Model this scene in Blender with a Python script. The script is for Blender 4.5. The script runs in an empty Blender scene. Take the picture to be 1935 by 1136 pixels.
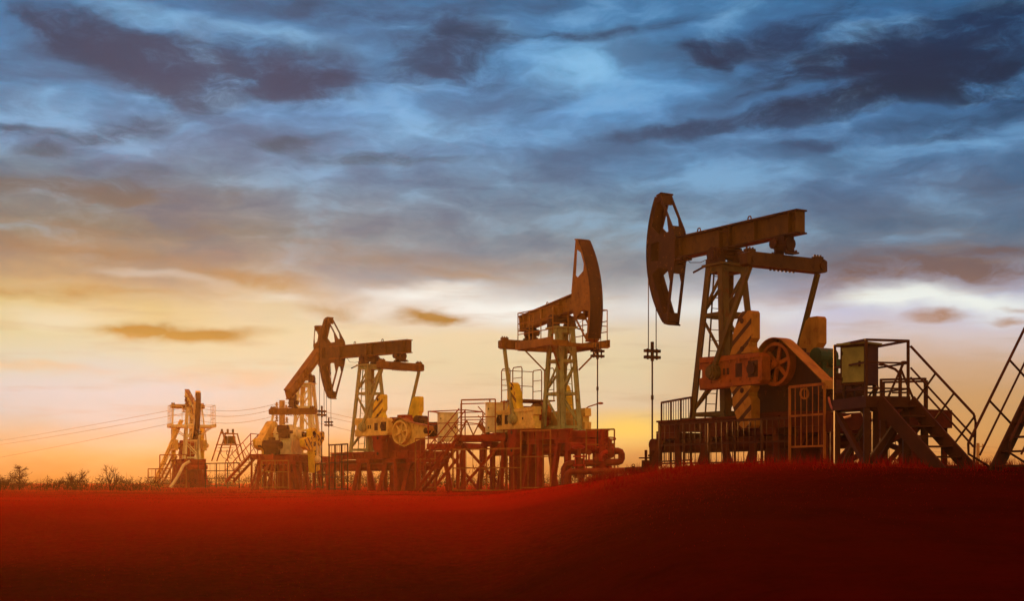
import bpy, bmesh, math, random
from math import sin, cos, pi, radians, atan, atan2, sqrt, exp, tanh
from mathutils import Vector, Matrix, noise as mnoise
random.seed(7)
scene = bpy.context.scene
col = scene.collection
F, CX, YH = 2687.5, 967.5, 915.0        # focal length in photo pixels, centre column, horizon row

def lin(r, g, b):
    f = lambda c: (c/255/12.92 if c/255 <= 0.04045 else ((c/255+0.055)/1.055)**2.4)
    return (f(r), f(g), f(b), 1.0)

# ------------------------------------------------------------------ camera
cd = bpy.data.cameras.new('camera')
cam = bpy.data.objects.new('camera', cd); col.objects.link(cam)
cam.location = (0, 0, 0); cam.rotation_euler = (radians(90), 0, 0)
cd.sensor_width = 36; cd.lens = 36*F/1935
cd.shift_y = (YH-568)/1935
cd.clip_start = 0.1; cd.clip_end = 6000
scene.camera = cam
scene.view_settings.view_transform = 'Standard'
scene.view_settings.look = 'None'
scene.view_settings.exposure = 0.0
scene.view_settings.gamma = 1.0

# ------------------------------------------------------------------ sun
SUN_AZ, SUN_EL = radians(-13), radians(6.5)     # clockwise from +Y (view direction): low behind the machines, to the left, veiled by cloud
sd = bpy.data.lights.new('sun', 'SUN'); sd.energy = 4.0; sd.angle = radians(1.5); sd.color = (1.0, 0.40, 0.09)
sun = bpy.data.objects.new('sun', sd); col.objects.link(sun)
to_sun = Vector((sin(SUN_AZ)*cos(SUN_EL), cos(SUN_AZ)*cos(SUN_EL), sin(SUN_EL)))
sun.rotation_euler = to_sun.to_track_quat('Z', 'Y').to_euler()

# ------------------------------------------------------------------ world: evening sky with layered cloud
def build_world():
    w = bpy.data.worlds.new('World'); scene.world = w; w.use_nodes = True
    nt = w.node_tree; N = nt.nodes; L = nt.links; N.clear()
    def nd(t, **kw):
        n = N.new(t)
        for k, v in kw.items(): setattr(n, k, v)
        return n
    def math_(op, a, b=None, c=None, clamp=False):
        n = nd('ShaderNodeMath', operation=op); n.use_clamp = clamp
        for i, v in enumerate((a, b, c)):
            if v is None: continue
            if isinstance(v, (int, float)): n.inputs[i].default_value = v
            else: L.new(v, n.inputs[i])
        return n.outputs[0]
    def vmath(op, a, b=None):
        n = nd('ShaderNodeVectorMath', operation=op)
        for i, v in enumerate((a, b)):
            if v is None: continue
            if isinstance(v, tuple): n.inputs[i].default_value = v
            else: L.new(v, n.inputs[i])
        return n
    tc = nd('ShaderNodeTexCoord'); sep = nd('ShaderNodeSeparateXYZ'); L.new(tc.outputs['Generated'], sep.inputs[0])
    az = math_('ARCTAN2', sep.outputs[0], sep.outputs[1])
    el = math_('ARCSINE', sep.outputs[2])
    comb = nd('ShaderNodeCombineXYZ'); L.new(az, comb.inputs[0]); L.new(el, comb.inputs[1])
    V = comb.outputs[0]
    def noise(vec, scale, sx, sy, detail=6, rough=0.55, off=0.0, dist=0.0):
        m = nd('ShaderNodeMapping'); m.inputs['Scale'].default_value = (sx, sy, 1); m.inputs['Location'].default_value = (off, off*1.7, off*.3)
        L.new(vec, m.inputs[0])
        n = nd('ShaderNodeTexNoise'); n.inputs['Scale'].default_value = scale; n.inputs['Detail'].default_value = detail
        n.inputs['Roughness'].default_value = rough; n.inputs['Distortion'].default_value = dist
        L.new(m.outputs[0], n.inputs['Vector']); return n
    # warp the coordinates so cloud outlines are ragged
    n1 = noise(V, 1.0, 14, 34, 3, .5, 3.1)
    n2 = noise(V, 1.0, 40, 100, 4, .55, 9.7)
    w1 = vmath('MULTIPLY', vmath('SUBTRACT', n1.outputs['Color'], (.5, .5, .5)).outputs[0], (.052, .024, 0)).outputs[0]
    w2 = vmath('MULTIPLY', vmath('SUBTRACT', n2.outputs['Color'], (.5, .5, .5)).outputs[0], (.012, .0055, 0)).outputs[0]
    W = vmath('ADD', vmath('ADD', V, w1).outputs[0], w2).outputs[0]
    last = [None]
    def blobs(lst, vec, grow=1.0):
        tot = None
        for (px, py, rx, ry, rot, amp) in lst:
            a0 = atan((px-CX)/F); e0 = atan((YH-py)/F*cos(a0))
            m = nd('ShaderNodeMapping', vector_type='TEXTURE')
            m.inputs['Location'].default_value = (a0, e0, 0)
            m.inputs['Rotation'].default_value = (0, 0, radians(rot))
            m.inputs['Scale'].default_value = (rx*grow/F, ry*grow/F, 1)
            prev = tot if tot is not None else last[0]
            if prev is None: L.new(vec, m.inputs[0])
            else:           # each mass is nudged a hair by the ones before it (also keeps the shader evaluating one mass at a time)
                nu = nd('ShaderNodeVectorMath', operation='MULTIPLY_ADD'); L.new(prev, nu.inputs[0]); nu.inputs[1].default_value = (2e-4, 1e-4, 0); L.new(vec, nu.inputs[2])
                L.new(nu.outputs[0], m.inputs[0])
            ln = vmath('LENGTH', m.outputs[0]).outputs['Value']
            mr = nd('ShaderNodeMapRange', interpolation_type='SMOOTHSTEP')
            mr.inputs['From Min'].default_value = 1.25; mr.inputs['From Max'].default_value = 0.0
            mr.inputs['To Min'].default_value = 0.0; mr.inputs['To Max'].default_value = amp
            L.new(ln, mr.inputs['Value'])
            tot = mr.outputs[0] if tot is None else math_('ADD', tot, mr.outputs[0])
        last[0] = tot
        return tot
    def ramp(fac, stops):
        r = nd('ShaderNodeValToRGB'); cr = r.color_ramp
        E0, E1 = atan((YH-0)/F)*1.12, 0.0
        while len(cr.elements) > 1: cr.elements.remove(cr.elements[-1])
        first = True
        for (py, c) in sorted(stops, key=lambda s: -s[0]):
            p = max(0, min(1, atan((YH-py)/F)/E0))
            if first: e = cr.elements[0]; e.position = p; first = False
            else: e = cr.elements.new(p)
            e.color = lin(*c)
        L.new(math_('MULTIPLY', fac, 1/E0, clamp=True), r.inputs[0]); return r.outputs[0]
    def mix(f, a, b):
        m = nd('ShaderNodeMix', data_type='RGBA')
        if isinstance(f, (int, float)): m.inputs['Factor'].default_value = f
        else: L.new(f, m.inputs['Factor'])
        for s, v in ((6, a), (7, b)):
            if isinstance(v, tuple): m.inputs[s].default_value = v
            else: L.new(v, m.inputs[s])
        return m.outputs[2]
    def maprange(v, a, b, c=0.0, d=1.0, kind='SMOOTHSTEP'):
        m = nd('ShaderNodeMapRange', interpolation_type=kind)
        L.new(v, m.inputs['Value'])
        for k, x in (('From Min', a), ('From Max', b), ('To Min', c), ('To Max', d)): m.inputs[k].default_value = x
        return m.outputs[0]
    # elevation jittered by soft noise so the bands are not ruler straight
    nj = noise(V, 1.0, 9, 26, 4, .55, 21.0)
    elj = math_('ADD', el, math_('MULTIPLY', math_('SUBTRACT', nj.outputs['Fac'], .5), .035))
    left = [(-90, (36, 98, 150)), (0, (52, 126, 180)), (110, (58, 136, 190)), (210, (76, 148, 198)), (290, (98, 148, 188)), (340, (98, 142, 164)),
            (400, (112, 130, 132)), (450, (128, 132, 116)), (500, (160, 140, 112)), (545, (190, 162, 116)), (590, (208, 190, 132)), (640, (204, 202, 160)), (700, (196, 204, 186)),
            (745, (188, 200, 204)), (790, (172, 190, 190)), (830, (168, 172, 152)), (870, (152, 142, 100)), (905, (124, 104, 62)), (915, (104, 80, 46))]
    mid = [(-90, (38, 98, 150)), (0, (58, 126, 178)), (110, (74, 148, 202)), (220, (88, 156, 210)), (300, (88, 146, 190)), (370, (106, 150, 178)),
           (440, (122, 150, 164)), (500, (146, 156, 160)), (540, (182, 186, 186)), (585, (218, 214, 204)), (640, (224, 209, 172)), (700, (217, 205, 166)), (760, (212, 196, 164)), (805, (204, 178, 134)),
           (840, (186, 148, 90)), (875, (160, 116, 62)), (915, (140, 86, 40))]
    right = [(-90, (30, 88, 138)), (0, (50, 114, 166)), (110, (54, 114, 168)), (220, (60, 118, 172)), (300, (88, 140, 186)), (370, (104, 146, 186)), (440, (102, 132, 156)), (500, (114, 126, 142)),
             (550, (170, 176, 200)), (600, (202, 202, 222)), (645, (212, 198, 196)), (690, (206, 172, 142)), (750, (202, 158, 110)), (820, (206, 154, 92)), (865, (204, 138, 70)), (900, (186, 104, 50)), (915, (170, 90, 40))]
    cl, cm_, cr_ = ramp(elj, left), ramp(elj, mid), ramp(elj, right)
    azj = math_('ADD', az, math_('MULTIPLY', math_('SUBTRACT', n1.outputs['Fac'], .5), .12))
    base = mix(maprange(azj, -.30, -.02), cl, cm_)
    base = mix(maprange(azj, .06, .24), base, cr_)
    # the horizon glow between the machines
    glow = blobs([(1190, 812, 150, 42, 0, .9), (990, 835, 140, 30, 0, .4)], V)
    base = mix(math_('MULTIPLY', glow, .9, clamp=True), base, lin(250, 212, 96))
    # large soft shading of the overcast
    ns = noise(W, 1.0, 11, 32, 7, .55, 40.0)
    shade = maprange(ns.outputs['Fac'], .36, .68)
    hi = maprange(el, .10, .20)
    base = mix(math_('MULTIPLY', math_('MULTIPLY', shade, hi), .7), base, lin(38, 78, 114))
    base = mix(math_('MULTIPLY', math_('MULTIPLY', maprange(ns.outputs['Fac'], .50, .30), hi), .45), base, lin(130, 186, 226))
    # bright openings
    brightv = blobs([(1120, 112, 150, 62, 8, .55), (1060, 150, 120, 40, 10, .4), (810, 235, 190, 42, 4, .6), (560, 75, 160, 26, -6, .6), (240, 25, 120, 26, -8, .6), (60, 205, 120, 40, 0, .45), (400, 190, 90, 18, 10, .4),
                     (1560, 310, 120, 40, 5, .4), (1905, 6, 90, 22, 0, .7), (930, 60, 60, 26, 0, .3), (1390, 25, 50, 30, 20, .25)], W)
    base = mix(math_('MULTIPLY', math_('MULTIPLY', brightv, maprange(ns.outputs['Fac'], .62, .34, .35, 1.25)), .9, clamp=True), base, lin(134, 196, 236))
    whitev = blobs([(800, 552, 150, 20, 4, .9), (960, 580, 240, 34, 0, .95), (1060, 600, 120, 40, 0, .5), (1690, 556, 150, 26, 3, 1.1), (1800, 572, 170, 24, -2, .9), (1880, 590, 110, 26, 0, .6), (700, 590, 140, 16, 3, .5), (1290, 580, 120, 34, 0, .5), (300, 520, 150, 12, -3, .25), (560, 560, 120, 12, -4, .3), (120, 600, 120, 30, 0, .3), (1480, 590, 90, 26, 0, .4)], W)
    base = mix(math_('MULTIPLY', whitev, .95, clamp=True), base, lin(238, 244, 238))
    # dark clouds: hand-placed masses broken up by noise
    darkv = blobs([(180, 70, 120, 46, -6, .9), (300, 105, 190, 34, -9, .75), (210, 115, 190, 20, -22, .55), (300, 150, 130, 36, -10, 1.0), (430, 120, 120, 50, -8, .7), (560, 150, 130, 42, -2, 1.05), (625, 150, 70, 34, 18, .5), (500, 70, 120, 22, -10, .25),
                   (840, 120, 110, 52, 6, 1.1), (880, 70, 70, 34, 0, .35), (1030, 72, 120, 13, 3, .85), (1240, 55, 130, 14, 8, .45), (620, 20, 260, 34, -4, .42), (960, 15, 200, 20, 4, .3),
                   (10, 254, 70, 14, 2, 1.0), (230, 246, 120, 24, 18, .75), (110, 288, 60, 10, 2, .8), (160, 262, 160, 12, 2, .35), (540, 268, 80, 13, 10, .85), (590, 285, 110, 12, 0, .45), (725, 290, 60, 13, 3, .85), (800, 300, 150, 9, 0, .5), (640, 305, 70, 9, -4, .4),
                   (110, 358, 230, 20, 2, .9), (250, 345, 110, 26, 15, .55), (200, 372, 120, 12, 0, .5), (480, 366, 60, 14, 0, .35), (300, 425, 360, 22, 0, .5),
                   (1390, 90, 120, 24, 10, .95), (1330, 100, 50, 16, -14, .5), (1560, 45, 100, 30, 30, .6), (1375, 124, 26, 10, 10, .5), (1560, 122, 150, 26, 6, .8), (1720, 95, 170, 46, 12, .95), (1870, 60, 150, 34, 14, .9), (1850, 130, 160, 38, 5, .75),
                   (1690, 180, 230, 20, 8, 1.15), (1560, 205, 140, 22, 12, .95), (1430, 222, 110, 20, 12, .95), (1310, 240, 80, 15, 4, .9), (1190, 255, 90, 11, 5, .5), (1860, 172, 150, 18, -3, .85), (1410, 180, 70, 8, 14, .6), (1640, 130, 70, 60, 40, .4),
                   (1540, 270, 60, 9, 0, .6), (1780, 258, 60, 9, -4, .5), (1880, 225, 120, 30, 10, .5), (1660, 250, 260, 26, 4, .35), (1030, 205, 70, 20, 30, .3), (1800, 340, 260, 36, -10, .5), (1760, 60, 300, 60, 8, .35)], W, 1.32)
    brk = noise(W, 1.0, 20, 52, 8, .62, 63.0)
    brk2 = noise(W, 1.0, 55, 190, 8, .66, 71.0)
    dens = math_('MULTIPLY', darkv, math_('ADD', .18, maprange(brk.outputs['Fac'], .28, .72, 0, 1.0)))
    dens = math_('ADD', dens, math_('MULTIPLY', math_('SUBTRACT', brk2.outputs['Fac'], .5), math_('MULTIPLY', darkv, .8)))
    dens = math_('SUBTRACT', 1.0, math_('EXPONENT', math_('MULTIPLY', dens, -1.9)))
    dens = maprange(dens, .03, .98)
    dark_l = ramp(elj, [(-90, (0, 40, 72)), (60, (0, 54, 88)), (170, (0, 56, 92)), (260, (4, 66, 98)), (310, (40, 86, 110)), (370, (84, 90, 94)), (430, (108, 104, 92)), (915, (140, 110, 60))])
    dark_r = ramp(elj, [(-90, (0, 24, 52)), (60, (0, 40, 76)), (150, (0, 32, 62)), (200, (0, 30, 56)), (260, (22, 60, 94)), (330, (58, 92, 130)), (430, (90, 100, 120)), (915, (140, 100, 70))])
    darkc = mix(maprange(azj, -.05, .12), dark_l, dark_r)
    skyc = mix(math_('MULTIPLY', dens, .93), base, darkc)
    # warm grey and golden low clouds
    warm = blobs([(330, 636, 170, 20, -3, 1.0), (250, 628, 90, 12, 0, .6), (440, 634, 100, 14, 3, .5), (810, 596, 80, 16, -3, 1.1), (850, 604, 50, 10, 4, .5), (640, 584, 110, 22, -6, .6), (470, 520, 160, 15, -4, .75), (150, 470, 260, 17, -3, .7), (60, 552, 170, 16, 2, .75), (560, 545, 150, 16, -8, .4),
                  (800, 490, 330, 30, -3, .42), (880, 520, 140, 14, -4, .4), (70, 690, 160, 14, -3, .5), (430, 716, 170, 18, 0, .45), (250, 560, 130, 10, 0, .4), (120, 425, 200, 16, -4, .45)], W)
    wn = maprange(brk.outputs['Fac'], .28, .62, .45, 1.15)
    warmc = ramp(elj, [(400, (96, 92, 84)), (460, (124, 106, 88)), (520, (160, 122, 78)), (560, (176, 136, 74)), (600, (156, 118, 54)), (640, (168, 130, 58)), (700, (214, 176, 122)), (760, (216, 178, 130))])
    skyc = mix(math_('MULTIPLY', math_('MULTIPLY', warm, wn), .98, clamp=True), skyc, warmc)
    plum = blobs([(1740, 500, 240, 46, 2, .95), (1860, 510, 150, 44, -2, .7), (1600, 520, 130, 40, 8, .6), (1900, 474, 60, 11, -2, 1.0), (1480, 560, 130, 30, 0, .3), (1764, 601, 50, 13, 0, 1.3), (1910, 603, 44, 7, 0, .8), (1925, 585, 40, 5, 0, .5), (1650, 612, 40, 6, 4, .3), (1760, 400, 300, 40, -6, .4)], W)
    plumc = ramp(elj, [(380, (88, 104, 128)), (460, (98, 96, 108)), (530, (118, 98, 96)), (560, (134, 108, 100)), (590, (170, 128, 104)), (620, (176, 132, 100))])
    skyc = mix(math_('MULTIPLY', math_('MULTIPLY', plum, wn), .9, clamp=True), skyc, plumc)
    # faint streaks in the low bright band
    st = noise(V, 1.0, 12, 90, 5, .55, 90.0)
    low = math_('MULTIPLY', maprange(el, .20, .12), maprange(el, .0, .05))
    skyc = mix(math_('MULTIPLY', math_('MULTIPLY', maprange(st.outputs['Fac'], .5, .72), low), .28), skyc, lin(176, 146, 112))
    # red glow added overhead, out of view above the frame, to light the ground
    skyc = mix(math_('MULTIPLY', maprange(el, .45, .95), .95), skyc, (1.3, .34, .12, 1))
    # warm glow added to the unseen sky behind the camera, filling machine fronts
    back = math_('MULTIPLY', maprange(math_('ABSOLUTE', az), 1.3, 2.2), maprange(el, .75, .15))
    skyc = mix(math_('MULTIPLY', back, .9), skyc, (1.45, 1.02, .36, 1))
    # a little physical sky underneath it all
    ns_ = nd('ShaderNodeTexSky', sky_type='NISHITA'); ns_.sun_disc = False
    ns_.sun_elevation = SUN_EL; ns_.sun_rotation = SUN_AZ
    bgA = nd('ShaderNodeBackground'); L.new(skyc, bgA.inputs[0]); bgA.inputs[1].default_value = 1.0
    bgB = nd('ShaderNodeBackground'); L.new(ns_.outputs[0], bgB.inputs[0]); bgB.inputs[1].default_value = 0.05
    ms = nd('ShaderNodeMixShader'); ms.inputs[0].default_value = 0.04
    L.new(bgA.outputs[0], ms.inputs[1]); L.new(bgB.outputs[0], ms.inputs[2])
    out = nd('ShaderNodeOutputWorld'); L.new(ms.outputs[0], out.inputs['Surface'])
build_world()

# ------------------------------------------------------------------ materials
def metal(name, c, rough=.55, rust=None, rust_amt=.35, scale=2.2, var=.42, metallic=0.0, seedoff=0.0):
    m = bpy.data.materials.new(name); m.use_nodes = True
    nt = m.node_tree; N = nt.nodes; L = nt.links; b = N['Principled BSDF']
    tc = N.new('ShaderNodeTexCoord')
    n = N.new('ShaderNodeTexNoise'); n.inputs['Scale'].default_value = scale; n.inputs['Detail'].default_value = 8; n.inputs['Roughness'].default_value = .65
    mp = N.new('ShaderNodeMapping'); mp.inputs['Location'].default_value = (seedoff, seedoff, seedoff); mp.inputs['Scale'].default_value = (1, 1, .6)
    L.new(tc.outputs['Object'], mp.inputs[0]); L.new(mp.outputs[0], n.inputs['Vector'])
    r = N.new('ShaderNodeValToRGB'); e = r.color_ramp.elements
    e[0].position = .3; e[0].color = (c[0]*(1-var), c[1]*(1-var), c[2]*(1-var), 1)
    e[1].position = .7; e[1].color = (min(1, c[0]*(1+var*.6)), min(1, c[1]*(1+var*.6)), min(1, c[2]*(1+var*.6)), 1)
    L.new(n.outputs['Fac'], r.inputs[0]); src = r.outputs[0]
    if rust:
        n2 = N.new('ShaderNodeTexNoise'); n2.inputs['Scale'].default_value = scale*2.3; n2.inputs['Detail'].default_value = 10; n2.inputs['Roughness'].default_value = .7
        L.new(mp.outputs[0], n2.inputs['Vector'])
        mr = N.new('ShaderNodeMapRange'); mr.inputs['From Min'].default_value = .62-rust_amt*.25; mr.inputs['From Max'].default_value = .70-rust_amt*.2
        L.new(n2.outputs['Fac'], mr.inputs['Value'])
        mx = N.new('ShaderNodeMix'); mx.data_type = 'RGBA'; mx.inputs[7].default_value = (*rust, 1)
        mm = N.new('ShaderNodeMath'); mm.operation = 'MULTIPLY'; mm.inputs[1].default_value = .85
        L.new(mr.outputs[0], mm.inputs[0]); L.new(mm.outputs[0], mx.inputs['Factor']); L.new(src, mx.inputs[6]); src = mx.outputs[2]
    L.new(src, b.inputs['Base Color'])
    b.inputs['Roughness'].default_value = rough; b.inputs['Metallic'].default_value = metallic
    b.inputs['Specular IOR Level'].default_value = .10
    bp = N.new('ShaderNodeBump'); bp.inputs['Strength'].default_value = .25; bp.inputs['Distance'].default_value = .02
    L.new(n.outputs['Fac'], bp.inputs['Height']); L.new(bp.outputs[0], b.inputs['Normal'])
    return m
def striped(name, c, dark):
    m = metal(name, c, .6, (c[0]*.45, c[1]*.3, c[2]*.25), .3)
    nt = m.node_tree; N = nt.nodes; L = nt.links; b = N['Principled BSDF']
    tc = N.new('ShaderNodeTexCoord'); sp = N.new('ShaderNodeSeparateXYZ'); L.new(tc.outputs['Object'], sp.inputs[0])
    ab = N.new('ShaderNodeMath'); ab.operation = 'MULTIPLY'; ab.inputs[1].default_value = -0.75; L.new(sp.outputs[0], ab.inputs[0])
    ad = N.new('ShaderNodeMath'); ad.operation = 'ADD'; L.new(sp.outputs[2], ad.inputs[0]); L.new(ab.outputs[0], ad.inputs[1])
    fr = N.new('ShaderNodeMath'); fr.operation = 'WRAP'; fr.inputs[1].default_value = .52; fr.inputs[2].default_value = 0; L.new(ad.outputs[0], fr.inputs[0])
    gt = N.new('ShaderNodeMath'); gt.operation = 'LESS_THAN'; gt.inputs[1].default_value = .17; L.new(fr.outputs[0], gt.inputs[0])
    mx = N.new('ShaderNodeMix'); mx.data_type = 'RGBA'; mx.inputs[7].default_value = (*dark, 1)
    src = b.inputs['Base Color'].links[0].from_socket
    L.new(gt.outputs[0], mx.inputs['Factor']); L.new(src, mx.inputs[6]); L.new(mx.outputs[2], b.inputs['Base Color'])
    return m
RUST = (.05, .012, .003)
M = dict(
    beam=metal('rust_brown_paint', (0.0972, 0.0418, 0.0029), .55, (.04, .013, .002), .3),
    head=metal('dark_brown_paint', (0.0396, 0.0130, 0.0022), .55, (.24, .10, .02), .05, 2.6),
    eq=metal('shaded_brown_paint', (0.0612, 0.0230, 0.0029), .6, (.03, .010, .002), .35),  # shade on the equaliser put into a darker brown
    flange_brown=metal('shaded_orange_paint', (.17, .065, .005), .6, (.07, .02, .003), .35),  # shade on flanges and equalisers put into a darker orange
    beam_orange=metal('faded_orange_paint', (.27, .11, .007), .55, (.12, .032, .004), .3),
    tower=metal('olive_green_paint', (0.0972, 0.0612, 0.0115), .6, (.10, .03, .004), .3),
    tower_teal=metal('teal_paint', (.34, .32, .10), .6, (.22, .08, .01), .2),
    crank=metal('orange_paint', (0.3024, 0.0720, 0.0058), .55, (.16, .035, .004), .35),
    weight=metal('ochre_paint', (0.3600, 0.1440, 0.0130), .6, (.22, .06, .006), .25),
    weight_stripe=striped('ochre_paint_with_stripes', (.38, .16, .014), (.06, .022, .005)),
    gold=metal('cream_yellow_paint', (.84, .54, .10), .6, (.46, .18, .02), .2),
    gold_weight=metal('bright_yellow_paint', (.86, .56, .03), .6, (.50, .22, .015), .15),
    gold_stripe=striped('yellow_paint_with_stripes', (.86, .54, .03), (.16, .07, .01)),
    green=metal('green_enamel', (.025, .055, .022), .5, (.12, .05, .008), .3),
    base=metal('dark_red_veil_paint', (0.0756, 0.0094, 0.0018), .8, (.05, .006, .0015), .3),  # dark end of the red veil, painted into the machine base
    base_red=metal('red_veil_paint', (.30, .026, .004), .8, (.17, .014, .003), .3),  # red veil low over the field, painted into this colour
    dark=metal('greasy_dark_iron', (0.0396, 0.0115, 0.0029), .6, (.11, .03, .006), .2),
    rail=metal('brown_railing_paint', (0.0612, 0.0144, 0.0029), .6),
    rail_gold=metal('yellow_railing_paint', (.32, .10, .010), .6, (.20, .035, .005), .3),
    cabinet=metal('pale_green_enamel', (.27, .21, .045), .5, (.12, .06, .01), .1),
    cable=metal('black_cable', (.05, .018, .006), .6),
    wire=metal('weathered_wire', (.42, .26, .09), .6),
    pale=metal('pale_hazed_paint', (.88, .72, .30), .6, (.70, .48, .14), .2),  # haze on the far machines partly painted into this pale colour
    pole=metal('weathered_pole', (.34, .21, .05), .8, None, 0, 6),
    pipe=metal('red_primer_pipe', (.24, .040, .008), .6, (.10, .014, .003), .25),
    flange=metal('bright_red_flange', (.42, .030, .008), .55),
)

# ------------------------------------------------------------------ mesh builder
def V3(*a): return Vector(a)
def at(px, py, Y): return Vector(((px-CX)/F*Y, Y, (YH-py)/F*Y))
class MB:
    def __init__(s): s.v = []; s.f = []; s.mi = []
    def add(s, vs, fs, mi=0):
        o = len(s.v); s.v += [tuple(v) for v in vs]; s.f += [tuple(i+o for i in f) for f in fs]; s.mi += [mi]*len(fs); return s
    def box(s, lo, hi):
        (a, b, c), (d, e, f) = lo, hi
        vs = [(a,b,c),(d,b,c),(d,e,c),(a,e,c),(a,b,f),(d,b,f),(d,e,f),(a,e,f)]
        return s.add(vs, [(0,3,2,1),(4,5,6,7),(0,1,5,4),(1,2,6,5),(2,3,7,6),(3,0,4,7)])
    def bar(s, p, q, w, h=None, up=(0,0,1), w2=None, h2=None):
        h = h or w; w2 = w2 or w; h2 = h2 or h
        p, q = Vector(p), Vector(q); d = (q-p).normalized(); u = Vector(up)
        if abs(d.dot(u)) > .98: u = Vector((1,0,0))
        r = d.cross(u).normalized(); u = r.cross(d)
        vs = [p-r*w/2-u*h/2, p+r*w/2-u*h/2, p+r*w/2+u*h/2, p-r*w/2+u*h/2, q-r*w2/2-u*h2/2, q+r*w2/2-u*h2/2, q+r*w2/2+u*h2/2, q-r*w2/2+u*h2/2]
        return s.add(vs, [(0,3,2,1),(4,5,6,7),(0,1,5,4),(1,2,6,5),(2,3,7,6),(3,0,4,7)])
    def angle(s, p, q, w, t, inx, iny):
        # L-section leg: two thin flanges meeting at the line pq
        p, q = Vector(p), Vector(q); inx, iny = Vector(inx), Vector(iny)
        for a, b in ((inx, iny), (iny, inx)):
            vs = []
            for e in (p, q):
                vs += [e, e+a*w, e+a*w+b*t, e+b*t]
            s.add(vs, [(0,1,2,3),(7,6,5,4),(0,4,5,1),(1,5,6,2),(2,6,7,3),(3,7,4,0)])
        return s
    def tube(s, p, q, r, n=8, r2=None, cap=True):
        p, q = Vector(p), Vector(q); r2 = r if r2 is None else r2
        d = (q-p).normalized(); u = Vector((0,0,1)) if abs(d.z) < .95 else Vector((1,0,0))
        a = d.cross(u).normalized(); b = a.cross(d)
        vs = [p+(a*cos(2*pi*i/n)+b*sin(2*pi*i/n))*r for i in range(n)]+[q+(a*cos(2*pi*i/n)+b*sin(2*pi*i/n))*r2 for i in range(n)]
        fs = [(i, (i+1)%n, n+(i+1)%n, n+i) for i in range(n)]
        if cap: fs += [tuple(range(n-1,-1,-1)), tuple(range(n, 2*n))]
        return s.add(vs, fs)
    def path(s, pts, r, n=6, closed=False):
        pts = [Vector(p) for p in pts]; m = len(pts); rings = []
        for i, p in enumerate(pts):
            a = pts[(i-1)%m] if (i > 0 or closed) else pts[i]; b = pts[(i+1)%m] if (i < m-1 or closed) else pts[i]
            d = (b-a).normalized(); u = Vector((0,0,1)) if abs(d.z) < .9 else Vector((1,0.3,0))
            if i and not closed: u = prev
            x = d.cross(u).normalized(); y = x.cross(d); prev = y if abs(y.dot(d)) < .5 else u
            rings.append([p+(x*cos(2*pi*k/n)+y*sin(2*pi*k/n))*r for k in range(n)])
        vs = [v for R in rings for v in R]; fs = []
        for i in range(m if closed else m-1):
            j = (i+1)%m
            for k in range(n): fs.append((i*n+k, i*n+(k+1)%n, j*n+(k+1)%n, j*n+k))
        if not closed: fs += [tuple(range(n-1,-1,-1)), tuple(range((m-1)*n, m*n))]
        return s.add(vs, fs)
    def prism(s, poly, y0, y1, side_mi=0, y0_mi=0, y1_mi=0):
        n = len(poly); vs = [(x, y0, z) for x, z in poly]+[(x, y1, z) for x, z in poly]
        s.add(vs, [(i, (i+1)%n, n+(i+1)%n, n+i) for i in range(n)], side_mi)
        s.add(vs[:n], [tuple(range(n-1,-1,-1))], y0_mi); s.add(vs[n:], [tuple(range(n))], y1_mi); return s
    def ring(s, c, axis, ro, ri, h, n=24):
        c = Vector(c); d = Vector(axis).normalized(); u = Vector((0,0,1)) if abs(d.z) < .9 else Vector((1,0,0))
        a = d.cross(u).normalized(); b = a.cross(d); vs = []
        for k in range(n):
            e = a*cos(2*pi*k/n)+b*sin(2*pi*k/n)
            vs += [c+e*ro-d*h/2, c+e*ro+d*h/2, c+e*ri+d*h/2, c+e*ri-d*h/2]
        fs = []
        for k in range(n):
            o, p = 4*k, 4*((k+1)%n)
            fs += [(o,p,p+1,o+1),(o+1,p+1,p+2,o+2),(o+2,p+2,p+3,o+3),(o+3,p+3,p,o)]
        return s.add(vs, fs)
    def ball(s, c, r, sc=(1,1,1), n=8, m=6):
        c = Vector(c); vs = [c+Vector((0,0,-r*sc[2]))]; fs = []
        for i in range(1, m):
            for k in range(n):
                th = -pi/2+pi*i/m; ph = 2*pi*k/n
                vs.append(c+Vector((r*sc[0]*cos(th)*cos(ph), r*sc[1]*cos(th)*sin(ph), r*sc[2]*sin(th))))
        vs.append(c+Vector((0,0,r*sc[2])))
        for k in range(n): fs.append((0, 1+(k+1)%n, 1+k))
        for i in range(m-2):
            for k in range(n): fs.append((1+i*n+k, 1+i*n+(k+1)%n, 1+(i+1)*n+(k+1)%n, 1+(i+1)*n+k))
        t = len(vs)-1
        for k in range(n): fs.append((t, 1+(m-2)*n+k, 1+(m-2)*n+(k+1)%n))
        return s.add(vs, fs)
    def holed(s, outer, holes, y0, y1):
        # plate in the x-z plane with openings cut through it
        bm = bmesh.new(); edges = []
        for loop in [outer]+holes:
            vs = [bm.verts.new((x, y0, z)) for x, z in loop]
            for i in range(len(vs)): edges.append(bm.edges.new((vs[i], vs[(i+1)%len(vs)])))
        bmesh.ops.triangle_fill(bm, use_beauty=True, edges=edges, normal=(0,-1,0))
        bm.verts.index_update(); nv = len(bm.verts)
        vs = [tuple(v.co) for v in bm.verts]; fs = [tuple(v.index for v in f.verts) for f in bm.faces]
        bd = [(e.verts[0].index, e.verts[1].index) for e in bm.edges if len(e.link_faces) == 1]
        bm.free()
        v2 = [(x, y1, z) for x, y, z in vs]
        return s.add(vs+v2, fs+[tuple(i+nv for i in reversed(f)) for f in fs]+[(a, b, b+nv, a+nv) for a, b in bd])
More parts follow.
